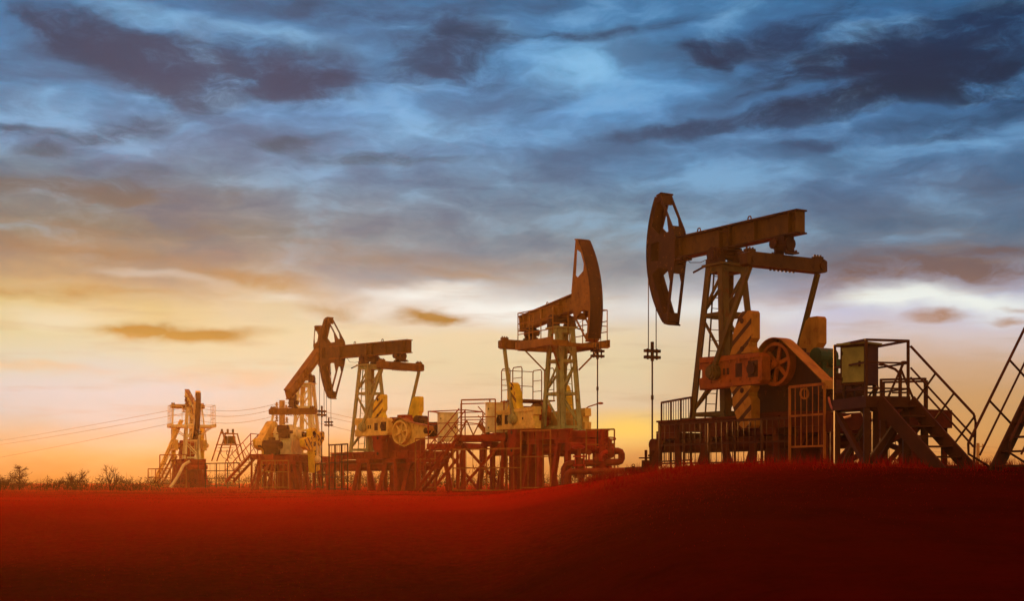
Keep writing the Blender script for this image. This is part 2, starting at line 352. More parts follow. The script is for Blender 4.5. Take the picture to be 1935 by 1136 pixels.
    def build(s, name, mat, parent=None, fn=None, label=None):
        me = bpy.data.meshes.new(name); vs = s.v if fn is None else [tuple(fn(v)) for v in s.v]
        me.from_pydata(vs, [], s.f)
        for m in (mat if isinstance(mat, (list, tuple)) else [mat]): me.materials.append(m)
        if any(s.mi): me.polygons.foreach_set('material_index', s.mi)
        bm = bmesh.new(); bm.from_mesh(me); bmesh.ops.recalc_face_normals(bm, faces=bm.faces); bm.to_mesh(me); bm.free()
        o = bpy.data.objects.new(name, me); col.objects.link(o)
        if parent: o.parent = parent
        if label: o['label'] = label
        return o
def thing(name, label, cat, loc=(0,0,0), rz=0, group=None):
    o = bpy.data.objects.new(name, None); col.objects.link(o); o.location = loc; o.rotation_euler = (0,0,rz)
    o['label'] = label; o['category'] = cat
    if group: o['group'] = group
    o.empty_display_size = .3
    return o
def tag(o, label, cat, group=None):
    o['label'] = label; o['category'] = cat
    if group: o['group'] = group
    return o
def smooth(t):
    t = max(0., min(1., t)); return t*t*(3-2*t)

# ------------------------------------------------------------------ ground (eye level is z = 0)
def ground(x, y):
    r = smooth((x+.05*y)/max(3.0, .20*max(y, 1)))
    P = -.38 + .82*r*(1-smooth((y-56)/30))*smooth((y+4)/14)
    if y > 150: P += .5*smooth((y-150)/270)
    d = max(0., 34-y); s = 1.75*tanh(.0046*d*d/1.75)
    z = P - s*(1-.12*r)
    z += 1.2*smooth((-7-y)/25)
    a = mnoise.noise(Vector((x*.22, y*.16, 1.3)))*.16 + mnoise.noise(Vector((x*.8, y*.6, 7.7)))*.045
    z += a*(.35 if y > 30 else .9)
    return z
def build_ground():
    xs = [-230, -180, -140, -110, -90, -75]; x = -60
    while x <= 60: xs.append(x); x += .6 if abs(x) < 16 else 1.5
    xs += [75, 90, 110, 140, 180, 230]
    ys = [-60, -48, -38, -30]; y = -24
    while y < 60: ys.append(y); y += .6
    while y < 170: ys.append(y); y += 3
    ys += [190, 220, 260, 310, 370, 420]
    mb = MB(); mb.v = [(x, y, ground(x, y)) for y in ys for x in xs]; n = len(xs)
    mb.f = [(j*n+i, j*n+i+1, (j+1)*n+i+1, (j+1)*n+i) for j in range(len(ys)-1) for i in range(n-1)]; mb.mi = [0]*len(mb.f)
    m = bpy.data.materials.new('red_soil_dark_falloff'); m.use_nodes = True; N = m.node_tree.nodes; L = m.node_tree.links; b = N['Principled BSDF']
    tc = N.new('ShaderNodeTexCoord')
    n1 = N.new('ShaderNodeTexNoise'); n1.inputs['Scale'].default_value = .5; n1.inputs['Detail'].default_value = 9; n1.inputs['Roughness'].default_value = .7
    n2 = N.new('ShaderNodeTexNoise'); n2.inputs['Scale'].default_value = 7; n2.inputs['Detail'].default_value = 8; n2.inputs['Roughness'].default_value = .7
    L.new(tc.outputs['Object'], n1.inputs[0]); L.new(tc.outputs['Object'], n2.inputs[0])
    ad = N.new('ShaderNodeMath'); ad.operation = 'MULTIPLY_ADD'; ad.inputs[1].default_value = .5; L.new(n2.outputs[0], ad.inputs[0]); L.new(n1.outputs[0], ad.inputs[2])
    # red glow and its dark falloff, near and right, painted as turf and soil
    sp = N.new('ShaderNodeSeparateXYZ'); L.new(tc.outputs['Object'], sp.inputs[0])
    n3 = N.new('ShaderNodeTexNoise'); n3.inputs['Scale'].default_value = .16; n3.inputs['Detail'].default_value = 7; n3.inputs['Roughness'].default_value = .6; L.new(tc.outputs['Object'], n3.inputs[0])
    def mth(op, a, b_):
        q = N.new('ShaderNodeMath'); q.operation = op
        for i, v in enumerate((a, b_)):
            if isinstance(v, (int, float)): q.inputs[i].default_value = v
            else: L.new(v, q.inputs[i])
        return q.outputs[0]
    falloff = mth('SUBTRACT', sp.outputs[1], mth('MULTIPLY', mth('MAXIMUM', sp.outputs[0], 0.), 1.05))
    falloff = mth('ADD', mth('DIVIDE', mth('SUBTRACT', falloff, 16.5), 21.), mth('MULTIPLY', mth('SUBTRACT', n3.outputs[0], .5), .28))
    falloff = mth('ADD', falloff, mth('MULTIPLY', mth('SUBTRACT', n2.outputs[0], .5), .25))
    mr = N.new('ShaderNodeMapRange'); mr.interpolation_type = 'SMOOTHSTEP'; L.new(falloff, mr.inputs['Value'])
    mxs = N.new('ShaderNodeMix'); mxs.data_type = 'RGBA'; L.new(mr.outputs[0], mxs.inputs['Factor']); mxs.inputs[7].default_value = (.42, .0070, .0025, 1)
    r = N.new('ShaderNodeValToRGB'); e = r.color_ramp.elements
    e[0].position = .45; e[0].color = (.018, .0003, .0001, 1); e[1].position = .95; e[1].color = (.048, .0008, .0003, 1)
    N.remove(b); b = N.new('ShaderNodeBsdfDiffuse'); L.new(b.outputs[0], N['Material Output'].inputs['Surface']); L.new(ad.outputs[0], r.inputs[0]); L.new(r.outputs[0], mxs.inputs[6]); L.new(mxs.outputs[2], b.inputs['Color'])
    b.inputs['Roughness'].default_value = .8
    bp = N.new('ShaderNodeBump'); bp.inputs['Strength'].default_value = .5; bp.inputs['Distance'].default_value = .06
    L.new(n2.outputs[0], bp.inputs['Height']); L.new(bp.outputs[0], b.inputs['Normal'])
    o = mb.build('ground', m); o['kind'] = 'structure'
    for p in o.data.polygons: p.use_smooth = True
build_ground()

def leafmat(name, c, trans=.4, var=.5):
    m = bpy.data.materials.new(name); m.use_nodes = True; N = m.node_tree.nodes; L = m.node_tree.links; b = N['Principled BSDF']; out = N['Material Output']
    tc = N.new('ShaderNodeTexCoord'); n = N.new('ShaderNodeTexNoise'); n.inputs['Scale'].default_value = 1.7; n.inputs['Detail'].default_value = 5
    L.new(tc.outputs['Object'], n.inputs[0])
    r = N.new('ShaderNodeValToRGB'); e = r.color_ramp.elements
    e[0].position = .3; e[0].color = (c[0]*(1-var), c[1]*(1-var), c[2]*(1-var), 1); e[1].position = .7; e[1].color = (c[0]*(1+var*.5), c[1]*(1+var*.5), c[2]*(1+var*.5), 1)
    N.remove(b); b = N.new('ShaderNodeBsdfDiffuse'); L.new(b.outputs[0], out.inputs['Surface']); L.new(n.outputs[0], r.inputs[0]); L.new(r.outputs[0], b.inputs['Color'])
    if trans:
        t = N.new('ShaderNodeBsdfTranslucent'); L.new(r.outputs[0], t.inputs[0]); ms = N.new('ShaderNodeMixShader'); ms.inputs[0].default_value = trans
        L.new(b.outputs[0], ms.inputs[1]); L.new(t.outputs[0], ms.inputs[2]); L.new(ms.outputs[0], out.inputs['Surface'])
    return m
M['grass'] = leafmat('red_dry_grass', (.22, .005, .002), .3, .2)  # red ground glow painted into the blade colour
M['scrub'] = leafmat('red_brown_scrub', (.045, .003, .001), 0, .4)
M['twig'] = leafmat('red_brown_bark', (.035, .003, .001), 0, .3)

def build_grass():
    rng = random.Random(3); vs = []; fs = []
    def blade(x, y, h, w):
        z = ground(x, y)-.01; a = rng.uniform(0, pi); dx, dy = cos(a)*w/2, sin(a)*w/2; o = len(vs)
        vs.extend(((x-dx, y-dy, z), (x+dx, y+dy, z), (x+rng.gauss(0, .35)*h, y+rng.gauss(0, .35)*h, z+h))); fs.append((o, o+1, o+2))
    cnt = 0
    while cnt < 160000:
        y = 14+rng.random()**.85*50
        x = rng.uniform(-.40, .40)*y
        dens = smooth((y-14-.24*max(0, x))/22)**.9
        cl = .5+.5*mnoise.noise(Vector((x*.5, y*.4, 4)))
        if rng.random() > dens*(.75+.25*cl): continue
        blade(x, y, (.02+.03*cl)*rng.uniform(.5, 1.2)*(.55+.012*y), .004+.0002*y); cnt += 1
    for _ in range(30000):
        y = 58+rng.random()*110; x = rng.uniform(-.40, .40)*y; blade(x, y, rng.uniform(.05, .13), .03)
    # rough tufts along the crest
    for _ in range(650):
        y = rng.uniform(26, 46); x = rng.uniform(.05, .40)*y; n = rng.randint(5, 11)
        for _ in range(n): blade(x+rng.gauss(0, .10), y+rng.gauss(0, .10), rng.uniform(.06, .30), .010+.0002*y)
    me = bpy.data.meshes.new('grass'); me.from_pydata(vs, [], fs); me.materials.append(M['grass'])
    o = bpy.data.objects.new('grass', me); col.objects.link(o); o['kind'] = 'stuff'
build_grass()

# ------------------------------------------------------------------ pumpjack
PJ_GROUP = 'pumpjacks standing in the oil field'
def pumpjack(label, X0, Y0, yaw, z0, zg, tilt=0., phi=0., d=None, mats=None, platform=None, gear_rail=False):
    D = dict(wc=1.36, zp=7.62, hx=.42, hy=.5, bx=.90, by=.80, zb=2.1, ztop=7.05, zs=3.46, xs=3.0, R=1.65, xy=2.74, lf=3.25, lr=3.45, head=1.0, wy=1.66, skid=5.6, ch=.98, hup=26.5, hdn=-36, hw=.27, cl=1.0, dxp=0, dzp=0, mxo=2.35, mzo=.62, solid=False, yzo=.80)
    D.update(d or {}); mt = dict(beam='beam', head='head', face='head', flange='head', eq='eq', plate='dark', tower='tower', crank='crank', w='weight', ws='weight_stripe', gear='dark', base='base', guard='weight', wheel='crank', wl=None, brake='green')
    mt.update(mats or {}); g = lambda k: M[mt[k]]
    root = thing('pumpjack', label, 'pumpjack', (X0, Y0, z0), yaw, PJ_GROUP)
    zp, zb = D['zp'], D['zb']
    def T(v):
        dx, dz = v[0], v[2]-zp; c, s = cos(tilt), sin(tilt); return (dx*c+dz*s, v[1], zp-dx*s+dz*c)
    # --- support frame under the machine
    mb = MB()
    for y in (-.95, .95):
        mb.box((-2.3, y-.11, zb-.06), (D['skid'], y+.11, zb)); mb.box((-2.3, y-.11, zb-.42), (D['skid'], y+.11, zb-.36)); mb.box((-2.3, y-.02, zb-.36), (D['skid'], y+.02, zb-.06))
        for k in range(9): x = -2.2+k*(D['skid']+2.1)/8; mb.box((x-.015, y-.10, zb-.36), (x+.015, y+.10, zb-.06))
    for x in (-2.1, -1.0, 1.1, 2.2, 4.0, D['skid']-.2): mb.box((x-.09, -.84, zb-.36), (x+.09, .84, zb-.07))
    mb.box((2.1, -1.05, zb+.003), (4.3, 1.05, zb+.05))
    mb.build('skid_frame', g('base'), root)
    legs = MB()
    for x in (-1.7, .7, 3.0, 5.0):
        for y in (-.95, .95):
            legs.bar((x+.35, y, zb-.43), (x+.75, y*1.25, zg-.3), .18, .22); legs.bar((x-.35, y, zb-.43), (x-.75, y*1.25, zg-.3), .18, .22)
        legs.box((x-.55, -1.1, zb-.62), (x+.55, 1.1, zb-.43))
    legs.build('support_legs', g('base'), root)
    pp = MB(); pp.tube((-2.7, 0.55, zb-.85), (5.3, .55, zb-.85), .22, 14); pp.tube((-2.4, -1.15, zb-.80), (-2.4, 1.15, zb-.80), .2, 14); pp.tube((-2.7, -.55, zb-.85), (5.3, -.55, zb-.85), .22, 14)
    pp.build('support_pipe', g('base'), root)
    fb = MB(); fb.box((2.5, -.6, zg-.4), (3.7, .6, zb-.64)); fb.build('foundation_block', g('base'), root)
    # --- tower
    hx, hy, bx, by, zt = D['hx'], D['hy'], D['bx'], D['by'], D['ztop']
    def leg_at(sx, sy, t): return Vector((sx*(bx+(hx-bx)*t), sy*(by+(hy-by)*t), zb+(zt-zb)*t))
    for sx in (-1, 1):
        for sy in (-1, 1):
            m = MB(); m.angle(leg_at(sx, sy, 0), leg_at(sx, sy, 1), D.get('lw', .25), .035, (-sx, 0, 0), (0, -sy, 0))
            m.box((sx*bx-.17, sy*by-.17, zb+.002), (sx*bx+.17, sy*by+.17, zb+.04)); m.build('tower_leg', g('tower'), root)
    br = MB(); lv = [.03, .36, .68, .97]
    for t in lv:
        for sx in (-1, 1): br.bar(leg_at(sx, -1, t)*1-V3(sx*.04,-.04,0), leg_at(sx, 1, t)-V3(sx*.04,.04,0), .05, .12)
        for sy in (-1, 1): br.bar(leg_at(-1, sy, t)-V3(-.04,sy*.04,0), leg_at(1, sy, t)-V3(.04,sy*.04,0), .05, .12)
    for i in range(3):
        for sy in (-1, 1):
            a, b = (leg_at(-1, sy, lv[i]), leg_at(1, sy, lv[i+1])) if i != 1 else (leg_at(1, sy, lv[i]), leg_at(-1, sy, lv[i+1]))
            br.bar(a-V3(0,sy*.06,0), b-V3(0,sy*.06,0), .04, .10)
        for sx in (-1, 1):
            a, b = (leg_at(sx, -1, lv[i]), leg_at(sx, 1, lv[i+1])) if i != 1 else (leg_at(sx, 1, lv[i]), leg_at(sx, -1, lv[i+1]))
            br.bar(a-V3(sx*.06,0,0), b-V3(sx*.06,0,0), .04, .10)
    br.build('tower_brace', g('tower'), root)
    lad = MB()
    for y in (-.22, .22): lad.bar((-bx+.12, y, zb), (-hx+.1, y, zt-.1), .04)
    for k in range(14):
        t = (k+.5)/14; x = -bx+.12+(bx-hx-.02)*t; z = zb+(zt-.1-zb)*t; lad.tube((x, -.22, z), (x, .22, z), .014, 6)
    lad.build('ladder', g('tower'), root)
    cp = MB(); cp.box((-hx-.08, -hy-.1, zt+.002), (hx+.08, hy+.1, zt+.07)); cp.box((-hx+.05, -hy+.02, zt-.2), (hx-.05, hy-.02, zt-.002)); cp.build('tower_cap', g('tower'), root)
    # --- saddle bearing
    sb = MB()
    for sy in (-1, 1):
        sb.tube((0, sy*.28, zp-.22), (0, sy*.58, zp-.22), .27, 16); sb.tube((0, sy*.585, zp-.22), (0, sy*.62, zp-.22), .16, 12)
        sb.box((-.33, sy*.43-.14, zt+.072), (.33, sy*.43+.14, zt+.24))
        for k in range(6): sb.tube((.21*cos(k*pi/3), sy*.58, zp-.22+.21*sin(k*pi/3)), (.21*cos(k*pi/3), sy*.61, zp-.22+.21*sin(k*pi/3)), .03, 6)
    sb.tube((0, -.29, zp-.22), (0, .29, zp-.22), .12, 10)
    sb.bar((-.1, -.5, zt+.12), (-.9, -.62, zt-.12), .03, .06); sb.path([(-.2, -.45, zt+.3), (-.8, -.4, zt+.22), (-1.4, -.35, zt+.3), (-1.8, -.25, zp+.05)], .012, 5)
    sb.build('saddle_bearing', M['dark'], root)
    # --- walking beam
    lf, lr = -D['lf'], D['lr']; h0, h1 = zp+.0, zp+.74
    bm_ = MB(); bm_.box((lf, -.03, h0+.05), (lr, .03, h1-.05)); bm_.box((lf, -.10, h0+.05), (lf+.05, .10, h0+.08))
    for x in (lf+.03, lf+.75, -.12, .33, 1.55, lr-.35, lr-.02): bm_.box((x-.015, -.19, h0+.05), (x+.015, .19, h1-.05))
    bm_.box((-.12, -.17, h1-.17), (.33, .17, h1-.14))
    beam = bm_.build('walking_beam', g('beam'), root, T)
    for za, zb_, x0_, x1_, w_ in ((h1-.048, h1, lf, lr+.06, .22), (h0, h0+.048, lf, lr+.06, .22), (h0-.08, h0-.003, -.35, .45, .30), (h0-.06, h0-.003, lf-.02, lf+.9, .24)):  # flanges darker than the web: shade lines along the beam painted in
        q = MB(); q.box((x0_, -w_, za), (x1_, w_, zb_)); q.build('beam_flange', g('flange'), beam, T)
    for x in (-1.35, 1.15):
        e = MB(); e.path([(x-.07, 0, h1-.01), (x-.075, 0, h1+.1), (x-.04, 0, h1+.16), (x+.04, 0, h1+.16), (x+.075, 0, h1+.1), (x+.07, 0, h1-.01)], .022, 6)
        e.build('lifting_eye', g('beam'), beam, T)
    # --- horse head
    hr = D.get('hr', 0.); zc = zp+.38; xc = D.get('xc', 0.); Rh = lf*-1+.93+xc
    au, ad = radians(D['hup']), radians(D['hdn'])
    def arc(r, a0, a1, n): return [(xc-r*cos(a0+(a1-a0)*i/n), zc+r*sin(a0+(a1-a0)*i/n)) for i in range(n+1)]
    A = arc(Rh, au, ad, 14); xt, ztp = A[0]; xb, zbt = A[-1]
    outer = A+[(xb+.22, zbt-.10), (lf+hr+.52, zc-.72), (lf+hr+.58, zc-.42), (lf+hr+.58, zc+.42), (lf+hr+.52, zc+.62), (xt+.24, ztp+.08)]
    fx = lambda z: xc-sqrt(max(.01, Rh*Rh-(z-zc)**2))
    upx = lambda t: (lf+hr+.52)+(xt+.24-(lf+hr+.52))*t      # rear edge, upper part
    dnx = lambda t: (lf+hr+.52)+(xb+.22-(lf+hr+.52))*t
    zu = lambda t: zc+.62+(ztp+.08-zc-.62)*t; zd = lambda t: zc-.72+(zbt-.10-zc+.72)*t
    if D['solid']:
        holes = [[(fx(zc+1.45)+.17, zc+1.40), (fx(zc+1.85)+.22, zc+1.95), (upx(.85)-.12, zu(.78)), (upx(.42)-.12, zc+1.05), (upx(.3)-.35, zc+.92), (fx(zc+1.1)+.34, zc+1.1)],
                 [(fx(zc-.75)+.20, zc-.70), (fx(zc-.75)+.62, zc-.58), (dnx(.05)-.12, zc-.80), (dnx(.80)-.08, zd(.78)), (fx(zd(.85))+.17, zd(.82))]]
    else:
        holes = [[(fx(zu(.84))+.14, zu(.80)), (upx(.84)-.12, zu(.84)), (upx(.35)-.11, zu(.35)), (lf+hr*.75+.24, zc+.58), (lf-.30, zc+.55), (fx(zu(.15))+.15, zu(.20))],
             [(lf-.26, zc+.34), (lf-.72, zc+.30), (lf-.74, zc-.30), (lf-.26, zc-.34)],
             [(fx(zd(.12))+.15, zd(.02)), (lf-.30, zc-.58), (lf+hr*.75+.18, zc-.66), (dnx(.22)-.13, zd(.22)), (dnx(.84)-.12, zd(.80)), (fx(zd(.84))+.15, zd(.80))]]
    hw = D['hw']
    hd = MB()
    for y in (-hw, hw): hd.holed(outer, holes, y-.018, y+.018)
    head = hd.build('horse_head', g('head'), root, T)
    fp = MB(); O = arc(Rh+.03, au+.005, ad-.005, 20); I = arc(Rh-.001, au+.005, ad-.005, 20)
    for i in range(20): fp.prism([O[i], O[i+1], I[i+1], I[i]], -hw-.05, hw+.05)
    fp.build('face_plate', g('face'), head, T)  # dark paint here carries the shade inside the head
    k_ = hw-.022
    def brace(f):
        q = MB(); f(q); q.build('head_brace', g('head'), head, T)
    for z in (zc+.45, zc-.45): brace(lambda q: q.box((lf-.8, -k_, z-.03), (lf+.5, k_, z+.03)))
    brace(lambda q: q.bar((xt+.03, 0, ztp+.05), (xt+.30, 0, ztp+.11), 2*hw+.06, .05)); brace(lambda q: q.bar((xb+.02, 0, zbt-.05), (xb+.27, 0, zbt-.12), 2*hw+.06, .05))
    brace(lambda q: q.box((lf-.06, -k_, zc-.41), (lf-.02, k_, zc+.41)))
    for t in (.03, .9): brace(lambda q: q.bar((upx(t)-.05, -k_, zu(t)-.06), (upx(t)-.05, k_, zu(t)-.06), .08, .3))
    for t in (.03, .9): brace(lambda q: q.bar((dnx(t)-.05, -k_, zd(t)+.06), (dnx(t)-.05, k_, zd(t)+.06), .08, .3))
    # --- bridle, carrier bar and polished rod hang plumb from the head
    xw = xc-Rh-.05
    zcar = D.get('zcar', 4.62)
    for y in (-.17, .17):
        wr = MB(); wr.tube((xw, y, zcar), (xw, y, zc-.1 if tilt <= .1 else zc+.2), .018, 6); wr.build('bridle_wire', M['dark'], root)
    cb = MB()
    for z in (zcar, zcar-.22): cb.box((xw-.09, -.31, z-.05), (xw+.09, .31, z+.05)); 
    for y in (-.2, .2): cb.tube((xw, y, zcar-.3), (xw, y, zcar+.08), .035, 8)
    cb.tube((xw, 0, zcar-.35), (xw, 0, zcar+.32), .06, 8); cb.build('carrier_bar', M['dark'], root)
    rd = MB(); rd.tube((xw, 0, zcar-.3), (xw, 0, D.get('zrod', .95)), .03, 8); rd.tube((xw, 0, zcar-1.7), (xw, 0, zcar-1.55), .05, 8); rd.build('polished_rod', M['dark'], root)
    # --- equaliser (yoke) under the beam tail
    ex, _, ez = T((D['xy'], 0, h0)); yz = ez-D['yzo']; wy = D['wy']
    eq = MB(); eq.prism([(ex-.2, yz-.21), (ex+.2, yz-.21), (ex+.2, yz+.21), (ex-.2, yz+.21)], -wy+.14, wy-.14)
    for sy in (-1, 1): eq.bar((ex, sy*(wy-.14), yz), (ex, sy*wy, yz), .40, .42, w2=.34, h2=.32)
    for sy in (-1, 1):
        eq.tube((ex-.24, sy*(wy-.25), yz), (ex+.24, sy*(wy-.25), yz), .11, 10); eq.box((ex-.1, sy*(wy-.25)-.16, yz+.21), (ex+.1, sy*(wy-.25)+.16, yz+.31))
        for k in range(3): eq.tube((ex+.0, sy*(wy-.25)-.12+.12*k, yz+.30), (ex, sy*(wy-.25)-.12+.12*k, yz+.37), .035, 6)
    for k in range(-3, 4): eq.tube((ex-.1, k*.16, yz-.26), (ex-.1, k*.16, yz-.20), .035, 6)
    eq.build('equaliser', g('eq'), root)
    tb = MB(); tb.tube((ex-.30, 0, yz+.56), (ex+.30, 0, yz+.56), .20, 14); tb.tube((ex-.2, -.30, yz+.60), (ex-.2, .30, yz+.60), .16, 12)
    for sx in (-1, 1): tb.bar((ex+sx*.26, 0, yz+.24), (ex+sx*.16, 0, yz+.6), .34, .1); tb.box((ex+sx*.34-.09, -.22, yz+.243), (ex+sx*.34+.09, .22, yz+.29))
    tb.box((ex-.22, -.2, yz+.62), (ex+.22, .2, ez+.0)); 
    for sx in (-1, 1):
        for sy in (-1, 1): tb.tube((ex+sx*.34, sy*.17, yz+.24), (ex+sx*.34, sy*.17, yz+.36), .035, 6)
    tb.build('tail_bearing', M['dark'], root)
    # --- cranks, counterweights, pitmans
    xs, zs, R, wc, ch = D['xs'], D['zs'], D['R'], D['wc'], D['ch']
    def C(u, v): return (xs-u*cos(phi)-v*sin(phi)*1, zs-u*sin(phi)*-1*-1 + v*cos(phi)) if False else (xs-(u*cos(phi)-v*sin(phi)), zs+(u*sin(phi)+v*cos(phi)))
    for sy in (-1, 1):
        y0, y1 = sy*(wc-.17), sy*(wc+.17)
        K = D['cl']; poly = [C(-.42*K, -ch*.36), (C(-.42*K, ch*.36)), C(-.3*K, ch*.48), C(.9*K, ch*.5), C(2.48*K, ch*.54), C(2.5*K, .14), C(2.36*K, .12), C(2.36*K, -.12), C(2.5*K, -.14), C(2.48*K, -ch*.52), C(.9*K, -ch*.5), C(-.3*K, -ch*.48)]
        c = MB(); c.prism(poly, min(y0, y1), max(y0, y1))
        for (va, vb) in ((.26, .36), (-.36, -.26)):
            q = [C(-.35*K, va*ch/.75), C(2.42*K, va*ch/.75), C(2.42*K, vb*ch/.75), C(-.35*K, vb*ch/.75)]; c.prism(q, min(y1, y1+sy*.05), max(y1, y1+sy*.05))
        crank = c.build('crank', g('crank'), root)
        for u, w_, h_ in ((.62, .15, .42), (1.12, .055, .2), (1.30, .055, .2), (-.02, .22, .5), (2.1, .05, .12)):
            q = [C(u-w_, -h_*.5), C(u+w_, -h_*.5), C(u+w_, h_*.5), C(u-w_, h_*.5)]; ya, yb = sorted((y1+sy*.001, y1+sy*.006)); m = MB(); m.prism(q, ya, yb); m.build('crank_slot_shade', M['dark'], crank)  # flat dark plates on the face: the shade of slots, painted
        for k in range(5):
            for vv in (-.30, .30):
                u, v = C((.1+.45*k)*K, vv*ch/.98); m = MB(); m.tube((u, y1+sy*.045, v), (u, y1+sy*.065, v), .05, 8); m.build('bolt', g('crank'), crank)
        sh = MB(); a, b = C(0, 0); sh.tube((a, sy*.95, b), (a, sy*(wc+.26), b), .18, 14); sh.build('crank_shaft', M['dark'], crank)
        pn = MB(); a, b = C(R, 0); pn.tube((a, y1-sy*.02, b), (a, y1+sy*.30, b), .20, 14); pn.tube((a, y1+sy*.30, b), (a, y1+sy*.34, b), .13, 8); pn.build('wrist_pin', g('tower'), crank)
        for sv in (-1, 1):
            wpoly = [(.02, .36), (.02, .44), (.12, .56), (.12, .68), (.0, .80), (.0, 1.56), (.06, 1.64), (.40, 1.64), (.56, 1.54), (.84, .98), (.86, .60), (.98, .36)]
            off = D.get('woff', .02); wsl = D.get('wscale', 1.0)
            poly = [C(off+u*wsl, sv*(ch*.5+.005+(v-.36)*wsl)) for u, v in wpoly]
            ya, yb = sorted((sy*(wc-.15), sy*(wc+.20)))
            w = MB(); w.prism(poly, ya, yb, 0, 1 if sy < 0 else 0, 1 if sy > 0 else 0)
            wo = w.build('counterweight', [g('w'), g('ws')] if sv > 0 or not mt['wl'] else [M[mt['wl']]]*2, root)  # with wl set, the red veil over the lower weights is painted on
            for vv in (sv*(ch*.5+1.0*wsl), sv*(ch*.5+.14)):
                hl = MB(); a, b = C(off+.42*wsl, vv); hl.tube((a, sy*(wc+.195), b), (a, sy*(wc+.215), b), .085, 12); hl.build('lifting_hole_shade', M['dark'], wo)  # dark disc on the face: the shade inside a hole, painted
        pm = MB(); a, b = C(R, 0); ye = sy*(wy-.25); yp = sy*(wc+.30)
        pm.bar((ex, ye, yz-.22), (a, yp, b+.1), .12, .15, up=(1,0,0)); pm.ring((a, yp, b), (0,1,0), .25, .12, .16, 16); pm.build('pitman_arm', g('tower'), root)
    # --- gearbox, motor, belt drive (always on the -y side)
    px_, pz, pr = xs+.55+D['dxp'], zs+.12+D['dzp'], .66; yq = -1.02
    gb = MB(); gb.prism([(xs-.75, zb+.06), (xs+1.1, zb+.06), (xs+1.1, zs+.15), (xs+.85, zs+.5), (xs-.45, zs+.55), (xs-.75, zs+.1)], -.62, .62)
    gb.tube((xs, -1.0, zs), (xs, 1.0, zs), .32, 16); gb.tube((px_, -.8, pz), (px_, .8, pz), .22, 14); gb.box((xs-.6, -.68, zs-.05), (xs+1.0, .68, zs+.02)); gb.box((xs-.2, -.3, zs+.5), (xs+.4, .3, zs+.68))
    gb.build('gearbox', g('gear'), root)
    px_, pz, pr = xs+.55+D['dxp'], zs+.12+D['dzp'], .66; yq = -1.02
    pl = MB(); pl.ring((px_, yq, pz), (0,1,0), pr, pr-.10, .26, 36); pl.tube((px_, yq-.16, pz), (px_, -.6, pz), .12, 12)
    for k in range(6):
        a = k*pi/3+.3; pl.bar((px_+.08*cos(a), yq, pz+.08*sin(a)), (px_+(pr-.06)*cos(a), yq, pz+(pr-.06)*sin(a)), .12, .07, up=(0,1,0))
    pl.build('pulley', g('wheel'), root)
    mx, mz = xs+D['mxo'], zb+D['mzo']
    gd = MB(); ro = pr+.14; ang0, ang1 = radians(200), radians(48); pts = [(px_+ro*cos(ang0+(ang1-ang0)*i/14), pz+ro*sin(ang0+(ang1-ang0)*i/14)) for i in range(15)]+[(mx+.28, mz+.25), (mx+.30, mz+.0)]
    for i in range(len(pts)-1):
        (x0, z_0), (x1, z1_) = pts[i], pts[i+1]; L_ = sqrt((x1-x0)**2+(z1_-z_0)**2); nx, nz = -(z1_-z_0)/L_*.02, (x1-x0)/L_*.02
        gd.prism([(x0, z_0), (x1, z1_), (x1-nx, z1_-nz), (x0-nx, z_0-nz)], yq-.22, yq+.24)
    lowr = [(px_+ro*cos(a), pz+ro*sin(a)) for a in (radians(300), radians(270), radians(240), radians(215))]
    gdo = gd.build('belt_guard', g('guard'), root); q = MB(); q.prism([(px_+(x-px_)*.985, pz+(z-pz)*.985) for x, z in pts]+[(mx, mz-.22)]+lowr, yq+.18, yq+.215); q.build('guard_plate', g('plate'), gdo)
    mo = MB(); mo.tube((mx, -.75, mz), (mx, .35, mz), .33, 16); mo.tube((mx, yq-.1, mz), (mx, -.75, mz), .16, 12); mo.box((mx-.35, -.6, zb+.003), (mx+.35, .25, zb+.3)); mo.box((mx-.15, -.35, mz+.3), (mx+.2, .0, mz+.5)); mo.tube((mx, .35, mz), (mx, .5, mz), .24, 12)
    mo.build('motor', M['dark'], root)
    bk = MB(); bk.box((xs+1.15, -.1, zs-.25), (xs+1.5, .55, zs+.25)); bk.tube((xs+1.3, -.2, zs+.35), (xs+1.3, .5, zs+.35), .26, 14); bk.box((xs+1.1, .1, zs+.05), (xs+1.75, .75, zs+.25)); bk.build('brake', g('brake'), root)
    # --- optional work platform round the tower top
    if platform:
        pz_, ya, yb, xa, xb_, rh = platform
        pd = MB()
        for sy in (-1, 1):
            pd.box((xa, min(sy*ya, sy*yb), pz_-.10), (xb_, max(sy*ya, sy*yb), pz_)); pd.box((xa-.06, min(sy*(yb+.003), sy*(yb+.06)), pz_-.22), (xb_+.06, max(sy*(yb+.003), sy*(yb+.06)), pz_+.12))
            for x in (xa+.3, xb_-.3): pd.bar((x*.5, sy*.5, pz_-1.2), (x, sy*(yb-.1), pz_-.12), .07)
        for x in (xa+.05, xb_-.12): pd.box((x-.07, -yb, pz_-.26), (x+.07, yb, pz_-.103))
        deck = pd.build('platform', g('beam'), root)
        for sy in (-1, 1):
            rl = MB(); y = sy*(yb-.03)
            n = 3
            for k in range(n+1): x = xa+.04+(xb_-xa-.08)*k/n; rl.tube((x, y, pz_), (x, y, pz_+rh), .026, 6)
            for hgt in (rh, rh*.66, rh*.33): rl.tube((xa+.04, y, pz_+hgt), (xb_-.04, y, pz_+hgt), .024, 6)
            for x in (xa+.04, xb_-.04):
                for hgt in (rh, rh*.5): rl.tube((x, y, pz_+hgt), (x, sy*(ya+.02), pz_+hgt), .022, 6)
                rl.tube((x, sy*(ya+.02), pz_), (x, sy*(ya+.02), pz_+rh), .024, 6)
            rl.build('platform_railing', g('beam'), deck)
